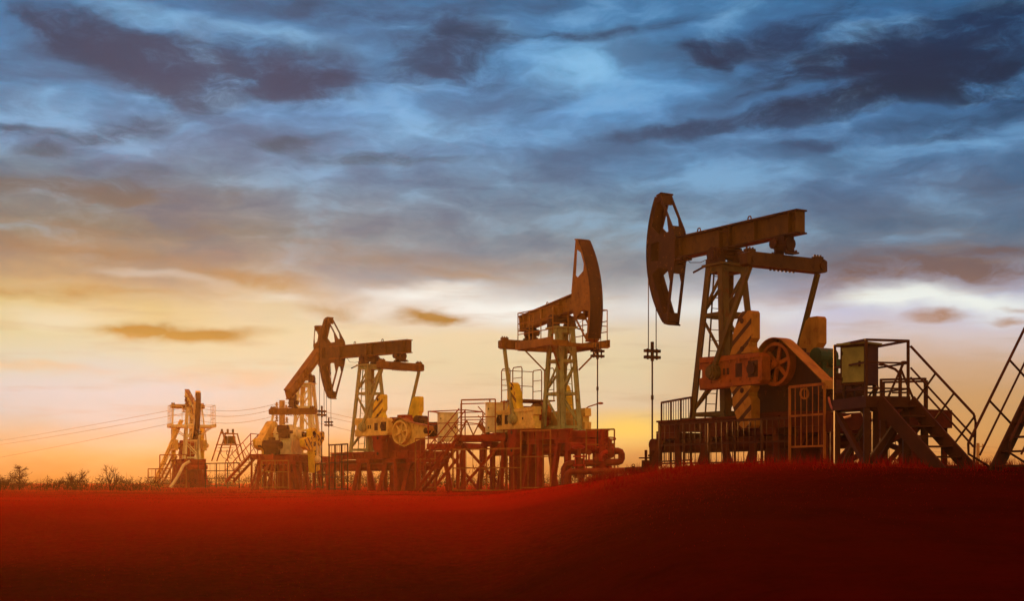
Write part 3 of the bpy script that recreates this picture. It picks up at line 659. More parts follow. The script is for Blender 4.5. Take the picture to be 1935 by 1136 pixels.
    if gear_rail:
        gr = MB(); zt2 = zs+.95
        gr.box((xs-1.0, -.9, zt2-.06), (xs+1.0, .9, zt2))
        for sy in (-1, 1):
            for (x0, x1) in ((xs-.95, xs-.1), (xs+.15, xs+.95)):
                y = sy*.86; gr.path([(x0, y, zt2), (x0, y, zt2+1.4), (x0+.08, y, zt2+1.5), (x1-.08, y, zt2+1.5), (x1, y, zt2+1.4), (x1, y, zt2)], .026, 6)
                for h_ in (.5, 1.0): gr.tube((x0, y, zt2+h_), (x1, y, zt2+h_), .018, 6)
        for h_ in (.75, 1.45): gr.tube((xs+.95, -.86, zt2+h_), (xs+.95, .86, zt2+h_), .02, 6)
        gr.build('gearbox_railing', g('beam'), root)
    return root

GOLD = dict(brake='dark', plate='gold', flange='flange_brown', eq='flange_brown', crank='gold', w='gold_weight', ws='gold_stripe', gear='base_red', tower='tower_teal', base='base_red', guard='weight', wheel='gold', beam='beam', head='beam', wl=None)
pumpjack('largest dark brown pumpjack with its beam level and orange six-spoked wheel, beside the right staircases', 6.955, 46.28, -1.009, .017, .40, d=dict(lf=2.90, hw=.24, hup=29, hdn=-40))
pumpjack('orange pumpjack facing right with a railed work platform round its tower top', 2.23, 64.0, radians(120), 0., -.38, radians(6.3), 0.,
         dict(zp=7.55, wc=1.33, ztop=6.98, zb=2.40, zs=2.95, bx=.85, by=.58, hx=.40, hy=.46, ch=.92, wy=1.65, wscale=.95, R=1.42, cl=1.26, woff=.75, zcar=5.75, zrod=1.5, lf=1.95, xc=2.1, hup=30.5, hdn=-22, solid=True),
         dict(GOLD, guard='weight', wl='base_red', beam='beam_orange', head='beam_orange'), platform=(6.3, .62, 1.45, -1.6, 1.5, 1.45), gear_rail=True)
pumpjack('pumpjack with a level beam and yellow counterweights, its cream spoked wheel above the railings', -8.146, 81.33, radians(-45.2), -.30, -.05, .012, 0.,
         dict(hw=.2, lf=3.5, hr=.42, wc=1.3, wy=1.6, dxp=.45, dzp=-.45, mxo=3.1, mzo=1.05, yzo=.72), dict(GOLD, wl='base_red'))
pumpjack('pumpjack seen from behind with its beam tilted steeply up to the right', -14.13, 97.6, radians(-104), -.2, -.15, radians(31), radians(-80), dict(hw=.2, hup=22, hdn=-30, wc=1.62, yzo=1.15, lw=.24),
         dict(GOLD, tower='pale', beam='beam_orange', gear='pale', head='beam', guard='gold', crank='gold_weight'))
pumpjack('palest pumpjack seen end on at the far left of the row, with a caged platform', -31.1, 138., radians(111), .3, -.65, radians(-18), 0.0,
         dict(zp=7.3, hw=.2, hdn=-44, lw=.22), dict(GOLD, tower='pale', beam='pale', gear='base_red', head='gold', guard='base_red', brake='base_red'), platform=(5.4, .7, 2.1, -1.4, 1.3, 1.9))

# ------------------------------------------------------------------ railings, stairs, platforms
def zg(p, sink=.03): return ground(p[0], p[1])-sink
def railing(name, label, cat, pts, h, mat, rails=(1.0, .5), step=1.0, bars=0., post=.045, group=None, r=None):
    """free-standing guard railing along pts (each the foot of a corner); thin vertical bars every `bars` metres"""
    pts = [Vector(p) for p in pts]; base = pts[0].copy()
    root = thing(name, label, cat, base, 0, group)
    up = Vector((0, 0, h)); posts = []
    for i in range(len(pts)-1):
        a, b = pts[i]-base, pts[i+1]-base; n = max(1, round((b-a).length/step))
        for k in range(n+(1 if i == len(pts)-2 else 0)): posts.append(a+(b-a)*k/n)
        for q in rails:
            m = MB(); e = (b-a).normalized()*post*.5; m.bar(a+up*q-e*0, b+up*q, post*.9, post*1.1 if q == rails[0] else post*.8); m.build('rail', mat, root)
        if bars:
            nb = round((b-a).length/bars)
            for k in range(1, nb):
                p = a+(b-a)*k/nb
                if abs((k/nb*n)-round(k/nb*n)) < .02: continue
                m = MB(); m.bar(p+up*rails[-1], p+up*rails[0], .022); m.build('baluster', mat, root)
    for p in posts:
        m = MB(); m.bar(p, p+up*1.0, post, post); m.build('post', mat, root)
    return root
def stairs(label, top, bot, wv, mat, n=7, depth=.24, rail_sides=(0, 1), rh=1.05, levels=(1.0, .55), group=None, name='metal_staircase', square=False):
    """top / bot: ends of the first stringer; wv: vector to the second stringer"""
    top, bot, wv = Vector(top), Vector(bot), Vector(wv); base = bot.copy(); root = thing(name, label, 'staircase', base, 0, group)
    A, B = bot-base, top-base; d = (B-A).normalized(); side = wv.normalized(); nrm = (Vector((0, 0, 1))-d*d.z).normalized()
    for k in (0, 1):
        m = MB(); m.bar(A+wv*k, B+wv*k, .05, depth, up=nrm); m.build('stringer', mat, root)
    for i in range(n):
        p = A+(B-A)*(i+.5)/n; h = Vector((d.x, d.y, 0)).normalized()
        m = MB(); q0, q1 = p+side*.026, p+wv-side*.026; m.bar(q0, q1, .26, .035, up=(0,0,1)); m.build('tread', mat, root)
    off = nrm if square else Vector((0, 0, 1))
    for k in rail_sides:
        o = wv*k+side*(.05 if k else -.05); upv = off; ps = [A+(B-A)*t+o for t in (.03, .36, .68, .97)]
        for lv in levels:
            m = MB(); m.tube(ps[0]+upv*rh*lv, ps[-1]+d*.12+upv*rh*lv, .027 if lv == levels[0] else .021, 6)
            m.build('handrail', mat, root)
        for p in ps[1:]:
            cs = 1.0 if square else nrm.z; q = p+d*rh*sqrt(max(0, 1-cs*cs)); m = MB(); m.tube(p+nrm*.02-d*0, p+nrm*rh*cs, .022, 6); m.build('baluster', mat, root)
        m = MB(); m.path([ps[0]+upv*rh, ps[0]+upv*(rh-.12)-d*(.16 if square else .06), ps[0]+upv*.02], .024, 6); m.build('handrail_end', mat, root)
    return root
def platform(name, label, corner, a, b, zdeck, zfoot, mat, rh=1.15, sides='ab', levels=(1., .52, .12), thick=.2, braces=True, group=None):
    """deck spanned from corner by a and b, on braced legs, with railings along the chosen sides (a: along a from the corner, b: along b, c: opposite a, d: opposite b)"""
    base = Vector(corner); base.z = zfoot; a, b = Vector(a), Vector(b); root = thing(name, label, 'platform', base, 0, group)
    zd = zdeck-zfoot; P = lambda s, t, z: a*s+b*t+Vector((0, 0, z))
    m = MB(); vs = [P(s, t, z) for z in (zd-thick, zd) for s, t in ((0,0),(1,0),(1,1),(0,1))]
    m.add(vs, [(0,3,2,1),(4,5,6,7),(0,1,5,4),(1,2,6,5),(2,3,7,6),(3,0,4,7)]); m.build('deck', mat, root)
    for s, t in ((.06,.06),(.94,.06),(.94,.94),(.06,.94)):
        m = MB(); m.bar(P(s, t, -.2), P(s, t, zd-thick-.002), .12); m.build('support_leg', mat, root)
    if braces:
        for (s0,t0,s1,t1) in ((.06,.06,.94,.06),(.06,.06,.06,.94),(.94,.94,.06,.94)):
            m = MB(); m.bar(P(s0,t0,.05), P(s1,t1,zd-thick-.05), .09, .12); m.build('diagonal_brace', mat, root)
    E = dict(a=((.03,.03),(.97,.03)), b=((.03,.03),(.03,.97)), c=((.03,.97),(.97,.97)), d=((.97,.03),(.97,.97)))
    done = set()
    for k in sides:
        (s0,t0),(s1,t1) = E[k]
        for lv in levels:
            m = MB(); m.bar(P(s0,t0,zd+rh*lv), P(s1,t1,zd+rh*lv), .045, .05 if lv == 1. else .035); m.build('rail', mat, root)
        for q in ((s0,t0),(s1,t1)):
            if q in done: continue
            done.add(q); m = MB(); m.bar(P(*q, zd), P(*q, zd+rh+.02), .055); m.build('post', mat, root)
    return root
def cabinet(label, c, w, dp, h, rz, mat, legs=.35, side=None, group='control cabinets on their platforms'):
    root = thing('control_cabinet', label, 'cabinet', c, rz, group)
    m = MB(); m.box((-w/2, -dp/2, legs), (w/2, dp/2, legs+h)); m.build('cabinet_body', side or mat, root)
    m = MB(); m.box((-w/2-.06, -dp/2-.06, legs+h+.002), (w/2+.06, dp/2+.06, legs+h+.04)); m.build('cabinet_roof', mat, root)
    m = MB(); m.box((-w/2+.05, -dp/2-.022, legs+.06), (w/2-.05, -dp/2-.002, legs+h-.06)); dr = m.build('cabinet_door', mat, root)
    m = MB(); m.box((w/2-.16, -dp/2-.05, legs+h*.45), (w/2-.12, -dp/2-.023, legs+h*.58)); m.build('handle', M['dark'], dr)
    for z in (.15, .8):
        m = MB(); m.box((-w/2+.03, -dp/2-.045, legs+h*z-.04), (-w/2+.07, -dp/2-.023, legs+h*z+.04)); m.build('hinge', M['dark'], dr)
    for x in (-w/2+.06, w/2-.06):
        for y in (-dp/2+.06, dp/2-.06):
            m = MB(); m.bar((x, y, 0), (x, y, legs), .06); m.build('cabinet_leg', M['dark'], root)
    return root
def cable(label, pts, r, mat, name='cable', cat='cable', group=None):
    b = Vector(pts[0]); m = MB(); P = [Vector(p)-b for p in pts]; Q = []
    for i in range(len(P)-1):                                   # Catmull-Rom through the points
        p0, p1, p2, p3 = P[max(i-1,0)], P[i], P[i+1], P[min(i+2,len(P)-1)]
        for k in range(6):
            t = k/6; Q.append(.5*((2*p1)+(p2-p0)*t+(2*p0-5*p1+4*p2-p3)*t*t+(3*p1-p0-3*p2+p3)*t**3))
    Q.append(P[-1]); m.path(Q, r, 6); o = m.build(name, mat); o.location = b
    return tag(o, label, cat, group)

# ---- around the largest pumpjack
def on(px, Y, z=None):
    p = at(px, YH, Y); p.z = ground(p.x, p.y)-.05 if z is None else z; return p
RA = 'guard railings round the pumpjacks'
zr = .55
L0 = on(1247, 44.2, zr); L1 = on(1494, 39.6, zr); Lb = on(1247, 48.5, zr)
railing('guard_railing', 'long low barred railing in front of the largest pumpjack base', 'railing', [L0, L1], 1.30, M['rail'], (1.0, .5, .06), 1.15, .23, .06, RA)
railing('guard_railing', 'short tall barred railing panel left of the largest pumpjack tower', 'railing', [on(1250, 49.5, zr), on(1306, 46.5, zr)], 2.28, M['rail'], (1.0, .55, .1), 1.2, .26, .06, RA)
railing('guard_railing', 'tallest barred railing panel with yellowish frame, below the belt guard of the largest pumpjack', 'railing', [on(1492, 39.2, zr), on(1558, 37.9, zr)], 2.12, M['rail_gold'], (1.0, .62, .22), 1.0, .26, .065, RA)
# wheel-shaped valve handle hung on that panel
m = MB(); c = on(1520, 38.55, 2.45); m.ring((0,0,0), (.5,-.85,0), .16, .12, .04, 20); m.bar((0,0,-.14), (0,0,.14), .03); o = m.build('hose_ring', M['rail_gold']); o.location = c
tag(o, 'small pale ring hanging on the tallest railing panel', 'ring')
# control platform on the right, with cabinet and stairs
Cn = Vector((7.34, 29.5, 0)); pa = Vector((-.25*1.48, .97*1.48, 0)); pb = Vector((.97, .25, 0))
platform('control_platform', 'raised dark steel platform carrying the large cabinet at the right', Cn, pa, pb*1.03, 1.83, .32, M['rail'], 1.17, 'abcd', (1., .6, .14), .24)
m_ = (Cn+pa*.55+pb*.33)
cabinet('large pale green cabinet on the raised platform at the right', (m_.x-.04, m_.y, 1.832), .62, .50, .86, radians(-44), M['cabinet'], .27, M['rail'])  # brown body: shade on the cabinet's right face put into its paint
wv = pb*.72; T0 = Cn+pb*.30; T0.z = 1.72; B0 = T0+Vector((.55, -.83, 0))*1.62; B0.z = .22
stairs('left metal staircase descending right from the cabinet platform', T0, B0, wv, M['rail'], 7, .30, (1,), 1.13, (1.0, .60, .42), 'staircases beside the largest pumpjack')
S0 = on(1878, 27.0); S0.z = .2; S1 = S0+Vector((1.50, .90, 2.5))
stairs('steep metal staircase climbing out of the right edge of the picture', S1, S0, Vector((.44, -.73, 0)), M['rail'], 9, .30, (0, 1), .85, (1.0, .55), 'staircases beside the largest pumpjack', square=True)
platform('landing', 'dark steel landing at the head of the steep right staircase', S1+Vector((-.05, .0, 0)), Vector((.95, .57, 0)), Vector((.44, -.73, 0)), S1.z+.1, .3, M['rail'], 1.1, 'ac', (1., .5))
# cables and duct under the platform
D1 = on(1617, 30.9, 1.7)
cable('thick cable hanging below the cabinet platform', [D1+V3(0,0,.1), at(1636, 790, 30.6), at(1622, 826, 30.4), at(1600, 862, 30.3), at(1590, 890, 30.3)], .06, M['cable'])
cable('thin orange cable looping from the motor to the platform', [at(1566, 752, 37.2), at(1572, 772, 36.4), at(1590, 789, 34.5), at(1610, 786, 31.2)], .03, M['crank'])
cable('looped cable below the large cabinet', [Vector((m_.x, m_.y, 2.12)), Vector((m_.x+.1, m_.y-.1, 1.95)), Vector((m_.x+.3, m_.y-.1, 1.98)), Vector((m_.x+.36, m_.y+.1, 2.1)), Vector((m_.x+.2, m_.y+.2, 1.86))], .022, M['cable'])
# braced frame and box between platform and pumpjack
platform('service_platform', 'low dark service platform between the largest pumpjack and the cabinet platform', on(1560, 35.2), Vector((1.55, -2.6, 0)), Vector((.95, .55, 0)), 1.72, .35, M['base'], 1.0, '', (1., .5), .42)
# barred fence behind the stairs
railing('guard_railing', 'barred railing seen between the treads of the left staircase', 'railing', [on(1668, 47), on(1742, 45)], 2.0, M['rail'], (1.0, .78, .42, .2), 1.2, .36, .06, RA)
railing('guard_railing', 'barred railing seen under the cabinet platform between its legs', 'railing', [on(1583, 44.5), on(1660, 43)], 1.35, M['rail'], (1.0, .55, .12), 1.2, .36, .06, RA)
m = MB()
root = thing('braced_post', 'thick slanting steel prop behind the left staircase', 'prop', on(1728, 43.0))
m.bar((-.25, 0, 0), (-.25, 0, 2.1), .28); m.build('upright', M['base'], root); m = MB(); m.bar((.12, 0, 0), (-.2, 0, 1.7), .10); m.build('diagonal_brace', M['base'], root)

# ---- wellheads
def wellhead_small(p):
    root = thing('wellhead', 'dark wellhead with a handwheel under the rod of the largest pumpjack', 'wellhead', p)
    s_ = 1/54.; m = MB(); m.tube((0,0,0), (0,0,1.05), .105, 12); m.tube((0,0,.75), (0,0,.82), .15, 12); m.tube((0,0,.45), (0,0,.55), .17, 12); m.tube((-.05,0,.30), (-.95,0,.30), .08, 10); m.ball((0,0,.3), .2)
    m.build('stuffing_box', M['base'], root)
    m = MB(); m.tube((-.23,-.1,.05), (-.23,-.1,.62), .15, 12); m.tube((-.23,-.1,.62), (-.23,-.1,.98), .05, 10); m.tube((-.23,-.1,.30), (-.23,-.1,.36), .19, 12); v = m.build('valve', M['base'], root)
    m = MB(); m.ring((-.23,-.1,.70), (0,0,1), .25, .21, .04, 20)
    for k in range(3): m.bar((-.23-.22*cos(k*pi/3), -.1-.22*sin(k*pi/3), .70), (-.23+.22*cos(k*pi/3), -.1+.22*sin(k*pi/3), .70), .025)
    m.build('handwheel', M['base'], v)
    m = MB(); m.tube((-.66,0,.0), (-.66,0,.42), .055, 10); m.ring((-.66,0,.44), (0,1,0), .06, .035, .03, 12); m.build('vent_stub', M['base'], root)
hp = Vector((6.955+cos(-1.009)*(-3.88), 46.28+sin(-1.009)*(-3.88), 0)); hp.z = .20
wellhead_small(hp)
def wellhead_pipes():
    Y = 59.6; base = on(1140, Y); root = thing('wellhead', 'red wellhead with looping pipes, flanges and two handwheels', 'wellhead', base)
    def q(zx, zy, dy=0.): return at(1040+zx/6.911, 780+zy/6.911, Y)+Vector((0, dy, 0))-base
    def P(name, mat, parent=root, *fn):
        m = MB(); [f(m) for f in fn]; return m.build(name, mat, parent)
    bx = base.x
    P('stuffing_box', M['base_red'], root, lambda m: m.tube(q(680, 215), q(680, 460), .11, 12), lambda m: m.tube(q(680, 300), q(680, 315), .14, 12), lambda m: m.tube(q(680, 400), q(680, 420), .17, 12),
      lambda m: m.tube(q(680, 440), q(680, 900), .16, 12), lambda m: m.tube(q(680, 560), q(680, 590), .24, 14), lambda m: m.tube(q(680, 760), q(680, 790), .26, 14))
    for zx in (642, 718): P('gland_ring', M['base_red'], root, lambda m: m.ring(q(zx, 318), (0,1,0), .04, .022, .02, 10), lambda m: m.bar(q(680, 318), q(zx, 318), .015))
    P('valve_bonnet', M['base_red'], root, lambda m: m.tube(q(600, 460), q(770, 460), .06, 10), lambda m: m.box(q(600, 470, -.1), q(680, 452, .1)))
    v = P('valve', M['pipe'], root, lambda m: m.tube(q(778, 345), q(778, 470), .09, 10), lambda m: m.ball(q(785, 520), .2, (1,1,1.3)), lambda m: m.tube(q(680, 520), q(870, 505), .11, 12), lambda m: m.tube(q(785, 520), q(785, 590), .12, 12))
    P('flange', M['flange'], v, lambda m: m.tube(q(812, 512), q(822, 512), .19, 14))
    P('handwheel', M['base_red'], v, lambda m: m.ring(q(778, 345), (0,.25,1), .26, .21, .04, 22), lambda m: m.bar(q(718, 345), q(838, 345), .03))
    P('flow_pipe', M['pipe'], root, lambda m: m.path([q(840, 505), q(880, 502), q(915, 515), q(930, 545), q(930, 600), q(915, 635), q(880, 648), q(700, 655), q(440, 662), q(260, 668), q(205, 690), q(180, 740), q(180, 820), q(183, 1100)], .145, 12))
    P('lower_pipe', M['pipe'], root, lambda m: m.path([q(1190, 752, -2.0), q(900, 765, -.5), q(480, 770, -.3), q(270, 775, -.3), q(220, 800, -.3), q(205, 850, -.3), q(205, 1100, -.3)], .135, 12))
    g = P('gate_valve', M['pipe'], root, lambda m: m.tube(q(375, 470, -.15), q(375, 600, -.15), .08, 10), lambda m: m.tube(q(375, 600, -.15), q(375, 860, -.15), .2, 12), lambda m: m.box(q(330, 700, -.35), q(420, 650, .05)))
    for (zx, zy) in ((322, 664), (432, 660), (350, 772), (445, 768)): P('flange', M['flange'], g, lambda m: m.tube(q(zx-6, zy, -.15), q(zx+6, zy, -.15), .25, 14))
    for zy in (575, 690): P('flange', M['flange'], g, lambda m: m.tube(q(375, zy-10, -.15), q(375, zy+10, -.15), .27, 14))
    P('handwheel', M['flange'], g, lambda m: m.ring(q(365, 455, -.15), (0,.25,1), .28, .23, .04, 22), lambda m: m.bar(q(305, 455, -.15), q(425, 455, -.15), .03))
    for (zx, zy, ze) in ((503, 520, 650), (590, 612, 690)):
        gg = P('gauge_stem', M['flange'], root, lambda m: m.tube(q(zx, ze, -.1), q(zx, zy, -.1), .035, 8)); P('pressure_gauge', M['pipe'], gg, lambda m: m.tube(q(zx, zy, -.16), q(zx, zy, -.06), .12, 16))
    P('elbow', M['flange'], root, lambda m: m.path([q(660, 640, -.15), q(660, 580, -.15), q(690, 530, -.15), q(740, 515, -.1)], .10, 10))
wellhead_pipes()

# ---- around the orange pumpjack
railing('guard_railing', 'open railing behind the red wellhead with looping pipes', 'railing', [on(1108, 61.2, .05), on(1161, 60.6, .05)], 2.28, M['rail_gold'], (1.0, .72, .10), 1.25, .42, .06, RA)
railing('guard_railing', 'barred railing below the counterweights of the orange pumpjack', 'railing', [on(984, 57.5, -.2), on(1040, 56.5, -.2)], 2.35, M['rail_gold'], (1.0, .55, .02), 1.2, .36, .06, RA)
railing('guard_railing', 'barred railing below the pale cabinet, left of the orange pumpjack', 'railing', [on(856, 60, -.3), on(984, 58, -.3)], 1.75, M['rail_gold'], (1.0, .55, .02), 1.4, .36, .06, RA)
bC = on(858, 66.5); bA = on(955, 65.5)-bC; bA.z = 0
platform('control_platform', 'raised platform with stairs left of the orange pumpjack', bC, bA, Vector((.2, 1.6, 0)), 2.28, -.45, M['base_red'], 1.55, 'cd', (1., .5), .3)
cc = on(938, 66.3, 2.282)
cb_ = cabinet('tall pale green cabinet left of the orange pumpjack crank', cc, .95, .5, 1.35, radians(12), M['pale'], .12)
for z, k in ((.62, .30), (.98, .16)):
    m = MB(); m.prism([(-k*.5, z), (k*.5, z), (0, z+k*.9)], -.278, -.273); m.build('warning_triangle', M['gold_weight'], cb_)
tp = on(868, 66.2, 2.25); bt = on(786, 64.5, -.3)
stairs('metal staircase rising right to the platform of the orange pumpjack', tp, bt, Vector((.25, .9, 0)), M['base_red'], 9, .15, (0, 1), 1.25, (1.0, .55), 'staircases of the distant pumpjacks')
railing('guard_railing', 'thin top railing running from the staircase to the tall pale cabinet', 'railing', [on(872, 65.8, 2.285), on(936, 65.2, 2.285)], 1.60, M['rail_gold'], (1.0, .5), 1.2, 0., .06, RA)
for (x0, x1, y0, y1) in ((868, 893, 795, 822),):
    root = thing('trestle', 'pair of crossed struts on the platform left of the orange pumpjack', 'trestle', on(890, 67.2, 2.285))
    for k in (0, 1):
        m = MB(); m.bar((-.55+k*.65, 0, 0), (-.2+k*.65, 0, .72), .06); m.bar((-.2+k*.65, 0, .72), (.12+k*.65, 0, 0), .06); m.build('strut', M['rail_gold'], root)
m = MB(); lp = on(921, 68.0, 2.28); m.bar((0,0,0), (.12,0,1.75), .07); o = m.build('lever', M['rail_gold']); o.location = lp; tag(o, 'upright iron lever on the platform left of the orange pumpjack', 'lever')

# ---- around the middle pumpjack
railing('guard_railing', 'barred railing at the foot of the middle pumpjack, by the polished rod', 'railing', [on(622, 80), on(657, 78)], 2.6, M['rail'], (1.0, .78, .62, .30, .05), .9, .32, .07, RA)
railing('guard_railing', 'barred yellow railing right below the cream spoked wheel', 'railing', [on(785, 71, -.3), on(822, 70.2, -.3)], 2.55, M['rail_gold'], (1.0, .6, .05), 1.0, .33, .065, RA)
cP = on(806, 72.5); cA = on(880, 71.0)-cP; cA.z = 0
platform('control_platform', 'raised platform carrying the middle pale cabinet', cP, cA, Vector((.9, 2.0, 0)), 2.05, -.5, M['base_red'], 1.65, 'abcd', (1., .62, .2), .3)
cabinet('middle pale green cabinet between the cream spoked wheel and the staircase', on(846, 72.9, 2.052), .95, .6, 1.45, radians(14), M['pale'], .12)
stairs('short metal staircase descending right from the middle cabinet platform', on(905, 72.4, 3.0), on(940, 71.2, 1.9), Vector((.1, .8, 0)), M['rail_gold'], 5, .2, (0,), .9, (1.0, .5), 'staircases of the distant pumpjacks')
# ---- around the steep pumpjack
stairs('metal staircase rising right towards the steep-beamed pumpjack', on(474, 93, 1.9), on(426, 91, .1), Vector((.3, .9, 0)), M['base_red'], 9, .18, (0, 1), 1.35, (1.0, .55), 'staircases of the distant pumpjacks')
dP = on(472, 93.2); dA = on(516, 92.0)-dP; dA.z = 0
platform('control_platform', 'raised platform left of the steep-beamed pumpjack', dP, dA, Vector((.2, 1.6, 0)), 1.95, -.4, M['base_red'], 1.35, 'cb', (1., .5), .35)
railing('guard_railing', 'barred yellow railing in front of the steep-beamed pumpjack', 'railing', [on(494, 89, -.3), on(545, 88, -.3)], 1.75, M['rail_gold'], (1.0, .6, .05), 1.0, .4, .07, RA)
railing('guard_railing', 'plain red railing right of the steep-beamed pumpjack', 'railing', [on(596, 94, -.3), on(624, 92, -.3)], 1.6, M['rail'], (1.0, .55, .05), 1.0, .4, .07, RA)
# ---- around the palest pumpjack
eg = 'railings round the palest pumpjack'
railing('guard_railing', 'orange railing across the front of the palest pumpjack', 'railing', [on(302, 128, -.4), on(352, 127, -.4)], 3.0, M['rail_gold'], (1.0, .72, .45, .1), 1.2, .6, .09, eg)
railing('guard_railing', 'lower red railing left of the palest pumpjack', 'railing', [on(280, 124, -.4), on(322, 122, -.4)], 1.7, M['rail_gold'], (1.0, .55, .1), 1.2, .5, .08, eg)
railing('guard_railing', 'long red railing right of the palest pumpjack, below the transformer stand', 'railing', [on(388, 126, -.4), on(452, 122, -.4)], 2.2, M['rail'], (1.0, .7, .4, .1), 1.6, .8, .09, eg)
root = thing('inclined_ladder', 'long inclined tube leaning left against the palest pumpjack', 'ladder', on(288, 134))
tq = at(341, 794, 137.4)-root.location
for k in (0, 1):
    m = MB(); m.bar((0+k*.0, k*.9, .3), tuple(tq+Vector((0, k*.9, 0))), .15); m.build('stringer', M['gold'], root)
for k in range(14):
    p = Vector((0, 0, .3))+(tq-Vector((0, 0, .3)))*(k+.5)/14; m = MB(); m.tube(p+Vector((0, .1, 0)), p+Vector((0, .8, 0)), .03, 6); m.build('rung', M['weight'], root)
stairs('small orange staircase at the foot of the palest pumpjack', on(326, 132, 2.6), on(296, 130, -.2), Vector((.2, .9, 0)), M['rail_gold'], 9, .2, (0,), 1.0, (1.0, .5), 'staircases of the distant pumpjacks')
m = MB(); b0 = on(322, 121); m.path([(0,0,.1), (.5,.2,.9), (1.0,.5,2.0), (1.5,.7,2.35)], .13, 10); o = m.build('bent_pipe', M['pale']); o.location = b0; tag(o, 'pale bent pipe rising in front of the palest pumpjack', 'pipe')

# ---- transformer stand, pole and power lines
def transformer_stand():
    Y = 118.; base = on(424, Y); root = thing('transformer_stand', 'slanted steel frame carrying three transformers beside the far staircase', 'transformer')
    root.location = base; B = lambda px, py, dy=0.: at(px, py, Y)+Vector((0, dy, 0))-base
    for (a, b, dy) in (((400, 872), (418, 816), 0), ((429, 872), (437, 838), 0), ((454, 872), (440, 818), 0), ((402, 872), (420, 816), 1.6), ((456, 872), (441, 818), 1.6), ((421, 816), (426, 840), 0)):
        m = MB(); m.bar(B(*a, dy), B(*b, dy), .10); m.build('frame_leg', M['rail_gold'], root)
    for (a, b) in (((416, 819), (443, 820)), ((408, 840), (448, 841)), ((405, 852), (434, 854)), ((408, 845), (437, 847))):
        m = MB(); m.box(tuple(B(*a)+V3(0,-.1,-.05)), tuple(B(b[0], b[1])+V3(0,1.7,.05))); m.build('crossbeam', M['rail_gold'], root)
    for px in (423, 431, 438):
        m = MB(); m.tube(B(px, 839, .7), B(px, 825, .7), .17, 10); m.box(tuple(B(px, 825, .52)-V3(.12,0,0)), tuple(B(px, 824, .88)+V3(.12,0,0))); m.build('transformer', M['tower'], root)
    for px in (418, 429, 439):
        m = MB(); m.tube(B(px, 819, .3), B(px, 811, .3), .09, 8); m.build('insulator', M['tower'], root)
    for i, px in enumerate((418, 429, 439)):
        m = MB(); m.path([B(px-1, 850, .3), B(px-2, 858, .2), B(px+4, 866, .1), B(px+9, 867, .1)], .03, 5); m.build('lead', M['beam'], root)
transformer_stand()
def power_pole(label, px, ptop, Y, arms):
    base = on(px, Y); root = thing('power_pole', label, 'pole', base, 0, 'power poles along the line')
    zt = (YH-ptop)/F*Y-base.z; m = MB(); m.tube((0,0,-.2), (0,0,zt), .36, 12, .28); m.build('pole_shaft', M['pole'], root)
    for (py, xs_) in arms:
        z = (YH-py)/F*Y-base.z; m = MB(); m.bar((min(xs_)-.15, -.2, z-.25), (max(xs_)+.15, -.2, z-.25), .14); arm = m.build('crossarm', M['pole'], root)
        for x in xs_:
            m = MB(); m.tube((x, -.2, z-.16), (x, -.2, z+.28), .10, 8); m.tube((x, -.2, z), (x, -.2, z+.06), .2, 8); m.build('insulator', M['pole'], arm)
Yp = 142.
power_pole('thick power pole standing behind the steep-beamed pumpjack', 533, 757, Yp, [(766, (-.5,)), (771, (.45,)), (791, (-.5,)), (794, (.5,))])
power_pole('power pole almost hidden behind the palest pumpjack', 362, 768, 175., [(775, (-.9, .9)), (790, (0,))])
PL = 'power lines between the poles'
def line(label, pts, r):
    m = MB(); b = Vector(pts[0]); m.path([Vector(p)-b for p in pts], r*.45, 5); o = m.build('power_line', M['wire']); o.location = b; tag(o, label, 'power line', PL)
def sag(a, b, s, n=14): return [Vector(a)+(Vector(b)-Vector(a))*i/n-Vector((0, 0, 4*s*(i/n)*(1-i/n))) for i in range(n+1)]
for nm, p0, p1, pe in (('topmost', 760, 768, 845), ('middle', 769, 779, 852), ('lowest', 782, 792, 878)):
    line('%s wire in the span left of the palest pumpjack' % nm, sag(at(362, p1, 175), at(-80, pe, 330), .3), .055)
    line('%s wire in the span between the palest and the steep-beamed pumpjack' % nm, sag(at(533, p0, Yp), at(362, p1, 175), .75), .05)
    line('%s wire in the span right of the thick power pole' % nm, sag(at(533, p0, Yp), at(1010, pe+8, 330), .6), .05)
power_pole('slim distant power pole standing right of the left staircase', 1848, 838, 260., [(842, (-.8, .8))])
power_pole('distant power pole with two crossarms seen behind the left staircase', 1737, 828, 150., [(834, (-.6, .5)), (846, (-.7, .7))])
for nm, a, b, c in (('upper', 846, 843, 850), ('lower', 850, 855, 858)):
    line('%s faint wire crossing behind the right staircases' % nm, sag(at(1737, a, 150), at(1848, b, 260), .3)+sag(at(1848, b, 260), at(2010, c, 300), .3)[1:], .04)
# ---- lamps
def lamp(label, px, pbase_z, Y, heads, mat, hr):
    base = on(px, Y); base.z = pbase_z; root = thing('street_lamp', label, 'lamp', base, 0, 'curved lamps'); 
    zt = heads[0][2]; m = MB(); m.tube((0,0,0), (0,0,zt), .05, 8); m.build('lamp_post', mat, root)
    for (dx, dz, z0) in heads:
        m = MB(); m.path([(0,0,z0-.01), (dx*.12,0,z0+dz*.35), (dx*.3,0,z0+dz*.6), (dx*.9,0,z0+dz*.95)], .035, 6); m.build('lamp_arm', mat, root)
        m = MB(); m.ball((dx*1.06, 0, z0+dz*1.0), hr, (1.5, .8, .6)); m.build('lamp_head', mat, root)
lamp('single curved lamp right of the orange pumpjack tower', 1103, -.4, 70., [(.78, .42, 3.95)], M['rail_gold'], .10)
lamp('double curved lamp behind the cabinet platform railing', 1701, .4, 37.5, [(-.46, .30, 2.45), (.10, .36, 2.45)], M['rail'], .065)
root = thing('trestle', 'triangular trestle behind the cabinet platform railing', 'trestle', on(1702, 33.0, 1.72))
